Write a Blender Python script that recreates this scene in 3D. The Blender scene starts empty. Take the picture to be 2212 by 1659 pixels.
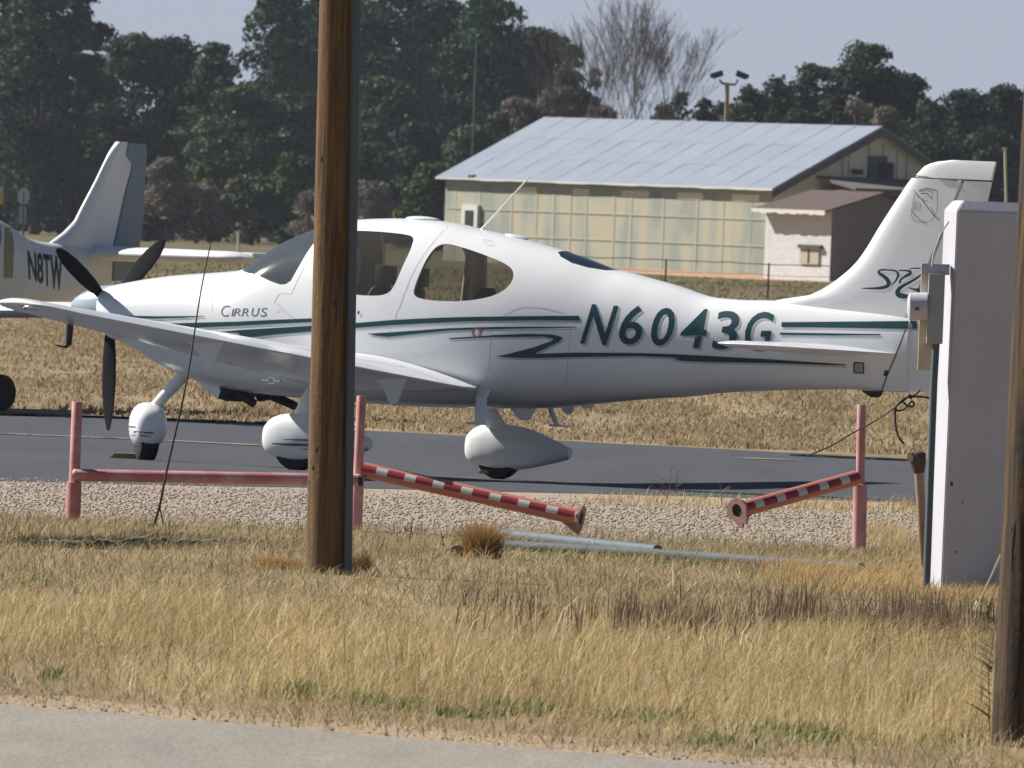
import bpy, bmesh, math, random
import numpy as np
from mathutils import Vector, Matrix
from mathutils.bvhtree import BVHTree
from mathutils.geometry import tessellate_polygon

# ------------------------------------------------------------------ scene, camera, sky, sun
S = bpy.context.scene
COL = S.collection
rad = math.radians
IMG_W, IMG_H, FPX = 2212.0, 1659.0, 28000.0       # photo measured in a 2212 px wide copy
EYE = 2.0
PITCH = -math.atan((829.5 - 476.0) / FPX)
ROLL = rad(2.2)
fwd = Vector((0, math.cos(PITCH), math.sin(PITCH)))
up0 = Vector((0, -math.sin(PITCH), math.cos(PITCH)))
r0 = Vector((1, 0, 0))
rgt = r0 * math.cos(ROLL) + up0 * math.sin(ROLL)
upv = -r0 * math.sin(ROLL) + up0 * math.cos(ROLL)
CAM = Vector((0, 0, EYE))
cd = bpy.data.cameras.new('camera'); cam = bpy.data.objects.new('camera', cd); COL.objects.link(cam)
m3 = Matrix((rgt, upv, -fwd)).transposed()
cam.matrix_world = Matrix.Translation(CAM) @ m3.to_4x4()
cd.sensor_width = 36.0; cd.sensor_fit = 'HORIZONTAL'; cd.lens = FPX / IMG_W * 36.0
cd.clip_start = 1.0; cd.clip_end = 8000.0
cd.dof.use_dof = True; cd.dof.focus_distance = 82.0; cd.dof.aperture_fstop = 25.0
S.camera = cam

SUN_EL, SUN_AZ = rad(40), rad(21)                  # sun behind the scene on the left
sdir = Vector((-math.cos(SUN_AZ) * math.cos(SUN_EL), math.sin(SUN_AZ) * math.cos(SUN_EL), math.sin(SUN_EL)))
w = bpy.data.worlds.new('World'); S.world = w; w.use_nodes = True
nt = w.node_tree; bg = nt.nodes['Background']
sky = nt.nodes.new('ShaderNodeTexSky'); sky.sky_type = 'NISHITA'; sky.sun_disc = False
sky.sun_elevation = SUN_EL
sky.sun_rotation = math.atan2(sdir.x, sdir.y)
sky.air_density = 1.0; sky.dust_density = 0.8; sky.ozone_density = 3.0; sky.altitude = 900
nt.links.new(sky.outputs[0], bg.inputs[0]); bg.inputs[1].default_value = 0.035
# pale lavender haze band added to the sky, set apart from its fill light (up to about five degrees)
bg2 = nt.nodes.new('ShaderNodeBackground'); bg2.inputs[0].default_value = (0.262, 0.290, 0.352, 1); bg2.inputs[1].default_value = 1.0
wtc = nt.nodes.new('ShaderNodeTexCoord'); wsx = nt.nodes.new('ShaderNodeSeparateXYZ'); nt.links.new(wtc.outputs['Generated'], wsx.inputs[0])
wmr = nt.nodes.new('ShaderNodeMapRange'); wmr.inputs['From Min'].default_value = 0.03; wmr.inputs['From Max'].default_value = 0.06; wmr.interpolation_type = 'SMOOTHSTEP'
nt.links.new(wsx.outputs['Z'], wmr.inputs['Value']); wmx = nt.nodes.new('ShaderNodeMixShader'); nt.links.new(wmr.outputs[0], wmx.inputs[0])
nt.links.new(bg2.outputs[0], wmx.inputs[1]); nt.links.new(bg.outputs[0], wmx.inputs[2]); nt.links.new(wmx.outputs[0], nt.nodes['World Output'].inputs[0])
ld = bpy.data.lights.new('sun', 'SUN'); sun = bpy.data.objects.new('sun', ld); COL.objects.link(sun)
sun.location = (-30, 60, 60)
ld.energy = 4.8; ld.angle = rad(0.5); ld.color = (1.0, 0.95, 0.88)
sun.rotation_euler = (-sdir).to_track_quat('-Z', 'Y').to_euler()
S.view_settings.view_transform = 'Standard'; S.view_settings.look = 'None'
S.view_settings.exposure = 0.70; S.view_settings.gamma = 1.0
S.cycles.use_denoising = True; S.cycles.max_bounces = 6; S.cycles.transparent_max_bounces = 12
S.render.filter_size = 1.9

def ray(u, v): return fwd + rgt * ((u - IMG_W / 2) / FPX) - upv * ((v - IMG_H / 2) / FPX)
def P(u, v, Y):                                    # the point at depth Y seen at (u, v)
    r = ray(u, v); return CAM + r * (Y / r.y)
def G(u, v, z=0.0):
    r = ray(u, v); return CAM + r * ((z - EYE) / r.z)
def ppm(Y): return FPX / Y

# ------------------------------------------------------------------ helpers
def tag(o, label=None, cat=None, group=None, kind=None):
    if label: o['label'] = label
    if cat: o['category'] = cat
    if group: o['group'] = group
    if kind: o['kind'] = kind
    return o
def empty(name, loc=(0, 0, 0), label=None, cat=None, group=None):
    o = bpy.data.objects.new(name, None); COL.objects.link(o); o.location = loc
    o.empty_display_size = 0.2
    return tag(o, label, cat, group)
def link(name, me, mats, parent=None):
    o = bpy.data.objects.new(name, me); COL.objects.link(o)
    if not isinstance(mats, (list, tuple)): mats = [mats]
    if len(me.materials) == 0:
        for m in mats: me.materials.append(m)
    if parent:
        o.parent = parent
    return o
def smooth(me, ang=40):
    if len(me.polygons):
        me.polygons.foreach_set('use_smooth', [True] * len(me.polygons))
        try: me.set_sharp_from_angle(angle=rad(ang))
        except Exception: pass
def obj(name, bm, mats, parent=None, sm=None):
    me = bpy.data.meshes.new(name); bm.to_mesh(me); bm.free()
    if sm: smooth(me, sm)
    return link(name, me, mats, parent)
def bulk(name, verts, faces_n, idx, mats, parent=None, col=None, sm=False):
    """verts (N,3); all faces have faces_n corners; idx flat"""
    me = bpy.data.meshes.new(name)
    verts = np.asarray(verts, np.float32); idx = np.asarray(idx, np.int32).ravel()
    nf = len(idx) // faces_n
    me.vertices.add(len(verts)); me.vertices.foreach_set('co', verts.ravel())
    me.loops.add(len(idx)); me.loops.foreach_set('vertex_index', idx)
    me.polygons.add(nf); me.polygons.foreach_set('loop_start', np.arange(nf, dtype=np.int32) * faces_n)
    me.update(calc_edges=True)
    if col is not None:
        a = me.color_attributes.new('Col', 'FLOAT_COLOR', 'POINT')
        c4 = np.ones((len(verts), 4), np.float32); c4[:, :3] = col
        a.data.foreach_set('color', c4.ravel())
    if sm: me.polygons.foreach_set('use_smooth', [True] * nf)
    return link(name, me, mats, parent)

def box(bm, c, s, rot=None, bev=0.0):
    mt = Matrix.Translation(Vector(c)) @ (rot.to_4x4() if rot is not None else Matrix.Identity(4)) @ Matrix.Diagonal((s[0], s[1], s[2], 1))
    r = bmesh.ops.create_cube(bm, size=1.0, matrix=mt)
    if bev > 0:
        es = list({e for v in r['verts'] for e in v.link_edges})
        bmesh.ops.bevel(bm, geom=es, offset=bev, segments=2, profile=0.7, affect='EDGES')
def rings(bm, rs, cap=True, closed=False):
    vs = [[bm.verts.new(p) for p in r] for r in rs]
    n = len(vs[0])
    for a, b in zip(vs[:-1], vs[1:]):
        for i in range(n):
            j = (i + 1) % n
            try: bm.faces.new((a[i], a[j], b[j], b[i]))
            except ValueError: pass
    if cap:
        for r, rev in ((vs[0], True), (vs[-1], False)):
            try: bm.faces.new(list(reversed(r)) if rev else r)
            except ValueError: pass
    return vs
def tube(bm, pts, rr, seg=10, cap=True):
    pts = [Vector(p) for p in pts]
    if not isinstance(rr, (list, tuple)): rr = [rr] * len(pts)
    out = []; ref = None
    for i, p in enumerate(pts):
        t = (pts[min(i + 1, len(pts) - 1)] - pts[max(i - 1, 0)]).normalized()
        if ref is None:
            ref = Vector((0, 0, 1)) if abs(t.z) < 0.9 else Vector((1, 0, 0))
        a = (ref - t * ref.dot(t)).normalized(); b = t.cross(a); ref = a
        out.append([p + (a * math.cos(2 * math.pi * k / seg) + b * math.sin(2 * math.pi * k / seg)) * rr[i] for k in range(seg)])
    rings(bm, out, cap)
def lathe(bm, prof, seg=24, mat=None):
    """profile list (r, z) around Z, then transformed"""
    n0 = len(bm.verts)
    out = [[Vector((r * math.cos(2 * math.pi * k / seg), r * math.sin(2 * math.pi * k / seg), z)) for k in range(seg)] for r, z in prof]
    if mat is not None: out = [[mat @ p for p in r] for r in out]
    rings(bm, out)
def prism(bm, poly, thick_vec):
    a = [bm.verts.new(p) for p in poly]; b = [bm.verts.new(Vector(p) + thick_vec) for p in poly]
    bm.faces.new(a); bm.faces.new(list(reversed(b)))
    n = len(a)
    for i in range(n): bm.faces.new((a[i], b[i], b[(i + 1) % n], a[(i + 1) % n]))
    bmesh.ops.recalc_face_normals(bm, faces=bm.faces)
def interp(x, tab):
    xs = [t[0] for t in tab]; return float(np.interp(x, xs, [t[1] for t in tab]))
def sinterp(x, tab):
    """smooth (Catmull-Rom / hermite) interpolation"""
    n = len(tab)
    if x <= tab[0][0]: return tab[0][1]
    if x >= tab[-1][0]: return tab[-1][1]
    for i in range(n - 1):
        if tab[i][0] <= x <= tab[i + 1][0]: break
    def sl(k):
        if k == 0: return (tab[1][1] - tab[0][1]) / (tab[1][0] - tab[0][0])
        if k == n - 1: return (tab[-1][1] - tab[-2][1]) / (tab[-1][0] - tab[-2][0])
        a = (tab[k][1] - tab[k - 1][1]) / (tab[k][0] - tab[k - 1][0]); b = (tab[k + 1][1] - tab[k][1]) / (tab[k + 1][0] - tab[k][0])
        return 0.0 if a * b <= 0 else 2 * a * b / (a + b)
    h = tab[i + 1][0] - tab[i][0]; t = (x - tab[i][0]) / h
    return ((2 * t**3 - 3 * t**2 + 1) * tab[i][1] + (t**3 - 2 * t**2 + t) * h * sl(i) + (-2 * t**3 + 3 * t**2) * tab[i + 1][1] + (t**3 - t**2) * h * sl(i + 1))

# ------------------------------------------------------------------ materials
def mat(name, col, rough=0.6, metal=0.0, coat=0.0, noise=None, bump=None, spec=None, extra=None):
    """noise = (scale, amount, second colour, detail, (sx,sy,sz)); bump = (scale, strength)"""
    m = bpy.data.materials.new(name); m.use_nodes = True; t = m.node_tree; b = t.nodes['Principled BSDF']
    b.inputs['Base Color'].default_value = (*col, 1); b.inputs['Roughness'].default_value = rough
    b.inputs['Metallic'].default_value = metal
    if coat: b.inputs['Coat Weight'].default_value = coat; b.inputs['Coat Roughness'].default_value = 0.08
    if spec is not None: b.inputs['Specular IOR Level'].default_value = spec
    tc = t.nodes.new('ShaderNodeTexCoord')
    if noise:
        sc, lo, hi, c2, st = noise
        mp = t.nodes.new('ShaderNodeMapping'); mp.inputs['Scale'].default_value = st
        n = t.nodes.new('ShaderNodeTexNoise'); n.inputs['Scale'].default_value = sc; n.inputs['Detail'].default_value = 6; n.inputs['Roughness'].default_value = 0.62
        r = t.nodes.new('ShaderNodeMapRange'); r.inputs['From Min'].default_value = lo; r.inputs['From Max'].default_value = hi
        mx = t.nodes.new('ShaderNodeMix'); mx.data_type = 'RGBA'
        mx.inputs[6].default_value = (*col, 1); mx.inputs[7].default_value = (*c2, 1)
        t.links.new(tc.outputs['Object'], mp.inputs[0]); t.links.new(mp.outputs[0], n.inputs['Vector'])
        t.links.new(n.outputs['Fac'], r.inputs['Value']); t.links.new(r.outputs[0], mx.inputs[0]); t.links.new(mx.outputs[2], b.inputs['Base Color'])
    if bump:
        n2 = t.nodes.new('ShaderNodeTexNoise'); n2.inputs['Scale'].default_value = bump[0]; n2.inputs['Detail'].default_value = 5
        bp = t.nodes.new('ShaderNodeBump'); bp.inputs['Strength'].default_value = bump[1]; bp.inputs['Distance'].default_value = bump[2] if len(bump) > 2 else 0.02
        t.links.new(tc.outputs['Object'], n2.inputs['Vector']); t.links.new(n2.outputs['Fac'], bp.inputs['Height']); t.links.new(bp.outputs[0], b.inputs['Normal'])
    return m
def leafmat(name, trans=0.35, rough=0.75, attr='Col', gain=1.0):
    m = bpy.data.materials.new(name); m.use_nodes = True; t = m.node_tree; b = t.nodes['Principled BSDF']
    b.inputs['Roughness'].default_value = rough; b.inputs['Specular IOR Level'].default_value = 0.25
    a = t.nodes.new('ShaderNodeVertexColor'); a.layer_name = attr
    tr = t.nodes.new('ShaderNodeBsdfTranslucent'); mx = t.nodes.new('ShaderNodeMixShader'); mx.inputs[0].default_value = trans
    t.links.new(a.outputs[0], b.inputs['Base Color']); t.links.new(a.outputs[0], tr.inputs[0])
    t.links.new(b.outputs[0], mx.inputs[1]); t.links.new(tr.outputs[0], mx.inputs[2])
    t.links.new(mx.outputs[0], t.nodes['Material Output'].inputs[0])
    return m
M = {}
M['white'] = mat('white_paint', (0.80, 0.81, 0.82), 0.28, coat=0.35, noise=(1.4, 0.45, 0.8, (0.75, 0.76, 0.76), (1, 1, 1)))
M['white2'] = mat('dull_white_paint', (0.74, 0.75, 0.75), 0.4, noise=(2.0, 0.45, 0.8, (0.62, 0.62, 0.60), (1, 1, 1)))
M['interior'] = mat('cabin_lining', (0.55, 0.50, 0.42), 0.8)
M['seat'] = mat('seat_leather', (0.06, 0.058, 0.06), 0.6)
M['seat2'] = mat('seat_leather_tan', (0.30, 0.25, 0.18), 0.6)
M['green'] = mat('dark_green_stripe', (0.009, 0.052, 0.064), 0.35)
M['shadowgrey'] = mat('grey_green_shadow_stripe', (0.42, 0.48, 0.46), 0.4)
M['greytext'] = mat('grey_lettering', (0.12, 0.15, 0.15), 0.4)
M['seam'] = mat('panel_seam', (0.52, 0.52, 0.54), 0.6)
M['darkseam'] = mat('dark_gap', (0.03, 0.03, 0.035), 0.7)
M['black'] = mat('black_rubber', (0.012, 0.012, 0.013), 0.7)
M['prop'] = mat('propeller_black', (0.014, 0.014, 0.018), 0.8, spec=0.15)
M['chrome'] = mat('chrome', (0.8, 0.8, 0.8), 0.15, metal=1.0)
M['exhaust'] = mat('sooty_steel', (0.03, 0.028, 0.03), 0.6, metal=0.4)
M['slate'] = mat('slate_blue_paint', (0.19, 0.25, 0.31), 0.45)
M['olive'] = mat('dull_gold_stripe', (0.28, 0.26, 0.13), 0.5)
M['navy'] = mat('dark_navy_lettering', (0.02, 0.025, 0.05), 0.5)
M['spinner'] = mat('pale_grey_spinner', (0.55, 0.60, 0.66), 0.25, metal=0.35, coat=0.3)
M['redlens'] = mat('red_lens', (0.5, 0.04, 0.03), 0.2)
M['reddecal'] = mat('red_ring', (0.45, 0.07, 0.06), 0.5)
g = bpy.data.materials.new('tinted_glass'); g.use_nodes = True; t = g.node_tree; b = t.nodes['Principled BSDF']
b.inputs['Base Color'].default_value = (0.14, 0.135, 0.13, 1); b.inputs['Roughness'].default_value = 0.08  # grey base paints in a veil of reflected sky
tb = t.nodes.new('ShaderNodeBsdfTransparent'); tb.inputs[0].default_value = (0.9, 0.9, 0.88, 1); mx = t.nodes.new('ShaderNodeMixShader')
mx.inputs[0].default_value = 0.88
t.links.new(b.outputs[0], mx.inputs[1]); t.links.new(tb.outputs[0], mx.inputs[2]); t.links.new(mx.outputs[0], t.nodes['Material Output'].inputs[0])
M['glass'] = g
g2 = g.copy(); g2.name = 'dark_glass'; g2.node_tree.nodes['Mix Shader'].inputs[0].default_value = 0.35; M['glassdark'] = g2; g2.node_tree.nodes['Principled BSDF'].inputs['Base Color'].default_value = (0.03, 0.05, 0.08, 1)
g3 = g.copy(); g3.name = 'windscreen_glass'; g3.node_tree.nodes['Mix Shader'].inputs[0].default_value = 0.45
g3.node_tree.nodes['Principled BSDF'].inputs['Base Color'].default_value = (0.10, 0.12, 0.14, 1); M['glasswind'] = g3
M['red'] = mat('faded_red_paint', (0.44, 0.165, 0.165), 0.7, noise=(7, 0.42, 0.66, (0.56, 0.33, 0.33), (0.5, 1, 0.5)), bump=(60, 0.2, 0.003))
M['redplate'] = mat('weathered_pink_plate', (0.30, 0.17, 0.16), 0.7, noise=(14, 0.4, 0.7, (0.40, 0.22, 0.19), (1, 1, 1)))
M['pipe'] = mat('galvanised_pipe', (0.075, 0.095, 0.105), 0.8, metal=0.0, noise=(5, 0.4, 0.7, (0.10, 0.12, 0.12), (0.3, 1, 1)))
M['conduit'] = mat('grey_conduit', (0.09, 0.115, 0.14), 0.7)
M['concrete'] = mat('painted_concrete', (0.50, 0.50, 0.555), 0.85, noise=(3, 0.42, 0.75, (0.44, 0.435, 0.48), (1, 1, 0.6)), bump=(40, 0.3, 0.004))
M['creamboard'] = mat('weathered_cream_metal', (0.62, 0.55, 0.42), 0.7, noise=(9, 0.45, 0.7, (0.48, 0.30, 0.18), (1, 1, 0.5)))
M['greybox'] = mat('grey_enamel', (0.32, 0.34, 0.36), 0.5)
M['rust'] = mat('rusty_iron', (0.10, 0.06, 0.045), 0.85, noise=(12, 0.4, 0.7, (0.05, 0.03, 0.03), (1, 1, 1)))
M['wire'] = mat('dark_wire', (0.03, 0.03, 0.035), 0.7)
M['paleWire'] = mat('pale_wire', (0.55, 0.54, 0.38), 0.6)
M['wood'] = mat('weathered_creosote_wood', (0.20, 0.112, 0.04), 0.9, noise=(7, 0.34, 0.66, (0.070, 0.040, 0.019), (6, 6, 0.28)), bump=(30, 0.4, 0.01))
M['stem'] = mat('dead_stem', (0.045, 0.035, 0.03), 0.9)
M['asphalt_old'] = mat('old_chip_seal_road', (0.225, 0.205, 0.172), 0.95, noise=(3, 0.35, 0.7, (0.28, 0.255, 0.215), (1, 0.15, 1)), bump=(90, 0.5, 0.01))
M['dirt'] = mat('red_dirt_and_litter', (0.29, 0.215, 0.135), 0.95, noise=(0.7, 0.35, 0.65, (0.36, 0.26, 0.16), (1, 0.3, 1)), bump=(25, 0.5, 0.02))
M['gravelbase'] = mat('pale_gravel_bed', (0.32, 0.26, 0.20), 0.95, noise=(12, 0.35, 0.7, (0.36, 0.27, 0.20), (1, 0.15, 1)), bump=(60, 0.6, 0.02))
M['gravel'] = mat('limestone_gravel', (0.52, 0.42, 0.34), 0.9, noise=(3, 0.3, 0.7, (0.34, 0.26, 0.21), (1, 1, 1)))
M['blade'] = leafmat('dry_grass_blades', 0.35)
M['leaf'] = leafmat('foliage', 0.18, 0.8)
M['stonecol'] = leafmat('stones', 0.0, 0.9)
M['bark'] = mat('bark', (0.09, 0.07, 0.055), 0.9)
M['barktwig'] = mat('grey_brown_twigs', (0.20, 0.165, 0.145), 0.9)

# ------------------------------------------------------------------ ground and paving
PLANE_C = Vector((-0.85, 100.0))
def gz(x, y):
    dx, dy = x - PLANE_C.x, y - PLANE_C.y
    k = math.exp(-((dx / 4.0) ** 2 + (dy / 3.5) ** 2))
    return (-0.0175 * dx - 0.0155 * dy) * k * 1.25
def sheet(name, xs, ys, dz, m, clip=None, kind='structure', wob=0.0, label=None):
    """grid sheet; ys may be functions of x for the near and far edge: ys=(near(x), far(x), n)"""
    rng = random.Random(name)
    V = []; nx = len(xs)
    if callable(ys[0]):
        near, far, n = ys
        for j in range(n + 1):
            for x in xs:
                y = near(x) + (far(x) - near(x)) * j / n
                if wob and j in (0, n): y += rng.uniform(-wob, wob)
                V.append((x, y, gz(x, y) + dz))
        ny = n + 1
    else:
        for y in ys:
            for x in xs: V.append((x, y, gz(x, y) + dz))
        ny = len(ys)
    idx = []
    for j in range(ny - 1):
        for i in range(nx - 1):
            a = j * nx + i; idx += [a, a + 1, a + nx + 1, a + nx]
    o = bulk(name, V, 4, idx, m, sm=True)
    return tag(o, label, None, None, kind)
def spread(lo, hi, step, far, k=1.35):
    a = list(np.arange(lo, hi + 1e-6, step)); d = step; x = hi
    while x < far: d *= k; x += d; a.append(x)
    d = step; x = lo
    while x > -far: d *= k; x -= d; a.insert(0, x)
    return a
# ground material: dry grass with brown and greenish drifts
gm = bpy.data.materials.new('dry_grassland'); gm.use_nodes = True; t = gm.node_tree; b = t.nodes['Principled BSDF']
b.inputs['Roughness'].default_value = 0.95; b.inputs['Specular IOR Level'].default_value = 0.1
tc = t.nodes.new('ShaderNodeTexCoord')
def nz(scale, st, det=6):
    mp = t.nodes.new('ShaderNodeMapping'); mp.inputs['Scale'].default_value = st
    n = t.nodes.new('ShaderNodeTexNoise'); n.inputs['Scale'].default_value = scale; n.inputs['Detail'].default_value = det; n.inputs['Roughness'].default_value = 0.65
    t.links.new(tc.outputs['Object'], mp.inputs[0]); t.links.new(mp.outputs[0], n.inputs['Vector']); return n
def ramp(n, stops):
    r = t.nodes.new('ShaderNodeValToRGB'); e = r.color_ramp.elements
    e[0].position, e[0].color = stops[0][0], (*stops[0][1], 1); e[1].position, e[1].color = stops[-1][0], (*stops[-1][1], 1)
    for p, c in stops[1:-1]: x = e.new(p); x.color = (*c, 1)
    t.links.new(n.outputs['Fac'], r.inputs[0]); return r
n1 = nz(1.0, (1, 0.1, 1)); ra = ramp(n1, [(0.33, (0.165, 0.122, 0.075)), (0.5, (0.25, 0.19, 0.115)), (0.66, (0.33, 0.26, 0.16))])
n2 = nz(0.35, (1, 0.06, 1), 4); rb = ramp(n2, [(0.52, (0, 0, 0)), (0.68, (0.6, 0.6, 0.6))])
mx = t.nodes.new('ShaderNodeMix'); mx.data_type = 'RGBA'; mx.inputs[7].default_value = (0.20, 0.175, 0.085, 1)
t.links.new(rb.outputs[0], mx.inputs[0]); t.links.new(ra.outputs[0], mx.inputs[6])
# farther than about 330 m the field is duller and greener
sx = t.nodes.new('ShaderNodeSeparateXYZ'); t.links.new(tc.outputs['Object'], sx.inputs[0])
mr = t.nodes.new('ShaderNodeMapRange'); mr.inputs['From Min'].default_value = 260; mr.inputs['From Max'].default_value = 420; t.links.new(sx.outputs['Y'], mr.inputs['Value'])
mx2 = t.nodes.new('ShaderNodeMix'); mx2.data_type = 'RGBA'; mx2.inputs[7].default_value = (0.13, 0.112, 0.06, 1)
t.links.new(mr.outputs[0], mx2.inputs[0]); t.links.new(mx.outputs[2], mx2.inputs[6]); t.links.new(mx2.outputs[2], b.inputs['Base Color'])
M['ground'] = gm
def speckle(m, sc, st, lo, hi, amt):
    t = m.node_tree; b = t.nodes['Principled BSDF']; src = b.inputs['Base Color'].links[0].from_socket
    tc = t.nodes.new('ShaderNodeTexCoord'); mp = t.nodes.new('ShaderNodeMapping'); mp.inputs['Scale'].default_value = st
    n = t.nodes.new('ShaderNodeTexNoise'); n.inputs['Scale'].default_value = sc; n.inputs['Detail'].default_value = 3
    r = t.nodes.new('ShaderNodeMapRange'); r.inputs['From Min'].default_value = lo; r.inputs['From Max'].default_value = hi; r.inputs['To Min'].default_value = 1 - amt; r.inputs['To Max'].default_value = 1 + amt * 0.6
    mx = t.nodes.new('ShaderNodeMix'); mx.data_type = 'RGBA'; mx.blend_type = 'MULTIPLY'; mx.inputs[0].default_value = 1.0
    t.links.new(tc.outputs['Object'], mp.inputs[0]); t.links.new(mp.outputs[0], n.inputs['Vector']); t.links.new(n.outputs['Fac'], r.inputs['Value'])
    t.links.new(src, mx.inputs[6]); t.links.new(r.outputs[0], mx.inputs[7]); t.links.new(mx.outputs[2], b.inputs['Base Color'])
speckle(M['asphalt_old'], 70, (1, 0.12, 1), 0.35, 0.65, 0.18); speckle(M['dirt'], 45, (1, 0.15, 1), 0.35, 0.65, 0.35)
# taxiway asphalt
am = mat('taxiway_asphalt', (0.036, 0.040, 0.050), 0.9, noise=(1.3, 0.35, 0.7, (0.052, 0.056, 0.068), (1, 0.12, 1)), bump=(60, 0.3, 0.006))
M['taxi'] = am
speckle(am, 40, (1, 0.10, 1), 0.35, 0.65, 0.18)
M['seal'] = mat('tar_crack_seal', (0.012, 0.012, 0.014), 0.6)
M['lineyellow'] = mat('worn_taxi_line', (0.24, 0.20, 0.13), 0.85)

xs = spread(-8, 8, 0.5, 2500)
ys = [-60, -20, 10, 30, 40] + list(np.arange(44, 128, 1.0)) + [130, 134, 140, 150, 165, 185, 210, 250, 300, 380, 500, 700, 1000, 1500, 2200, 3500, 5500]
sheet('ground', xs, ys, 0.0, M['ground'])
fx = list(np.arange(-40, 40.1, 0.5))
road_far = lambda x: 50.0 + (x + 0.7) * (-1.09)
sheet('road', [x for x in np.arange(-14, 14.1, 0.25)], (lambda x: road_far(x) - 7.0, road_far, 12), 0.004, M['asphalt_old'], wob=0.10)
sheet('dirt_shoulder', [x for x in np.arange(-14, 14.1, 0.25)], (lambda x: road_far(x) - 0.4, lambda x: road_far(x) + 1.3, 6), 0.0015, M['dirt'], wob=0.3)
tx_near = lambda x: 94.9 + x * 0.75
tx_far = lambda x: 118.8 - x * 0.817
sheet('taxiway', fx, (tx_near, tx_far, 24), 0.006, M['taxi'], wob=0.12)
gr_near = lambda x: 81.6 + 0.15 * math.sin(x * 1.3)
sheet('gravel_strip', [x for x in np.arange(-30, 30.1, 0.3)], (gr_near, lambda x: tx_near(x) + 0.3, 20), 0.003, M['gravelbase'], wob=0.3)
# worn painted line on the taxiway, and its dark tar joints
def strip(name, pts, wid, dz, m, kind='structure', label=None):
    V = []; idx = []
    for i, p in enumerate(pts):
        q = pts[min(i + 1, len(pts) - 1)]; r = pts[max(i - 1, 0)]
        d = Vector((q[0] - r[0], q[1] - r[1])).normalized(); nn = Vector((-d.y, d.x))
        w_ = wid[i] if isinstance(wid, list) else wid
        for sg in (-1, 1):
            x, y = p[0] + nn.x * sg * w_ / 2, p[1] + nn.y * sg * w_ / 2
            V.append((x, y, gz(x, y) + dz))
    for i in range(len(pts) - 1): a = 2 * i; idx += [a, a + 1, a + 3, a + 2]
    return tag(bulk(name, V, 4, idx, m), label, None, None, kind)
def gpath(uv, n=30, wob=0.0, seed=1):
    rng = random.Random(seed); out = []
    pts = [G(*p) for p in uv]
    for a, b_ in zip(pts[:-1], pts[1:]):
        for k in range(n):
            f = k / n; out.append((a.x + (b_.x - a.x) * f, a.y + (b_.y - a.y) * f + rng.uniform(-wob, wob)))
    out.append((pts[-1].x, pts[-1].y)); return out
strip('taxiway_centre_line', gpath([(-260, 931), (0, 939), (300, 951), (600, 966)], 20, 0.06), 0.36, 0.012, M['lineyellow'])
strip('taxiway_line_remnant', gpath([(1605, 992), (1700, 995)], 8, 0.1, 4), [0.1, 0.5, 0.3, 0.1, 0.4, 0.6, 0.4, 0.2, 0.1], 0.012, M['lineyellow'])
strip('tar_joint', gpath([(-200, 892), (0, 897), (300, 905), (560, 914), (640, 925)], 20, 0.12, 3), 1.0, 0.010, M['seal'])
strip('tar_joint', gpath([(1720, 985), (1960, 996)], 16, 0.15, 5), 0.9, 0.010, M['seal'])
strip('tar_joint', gpath([(1480, 1061), (1720, 1072)], 16, 0.15, 6), 0.35, 0.010, M['seal'])

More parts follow.
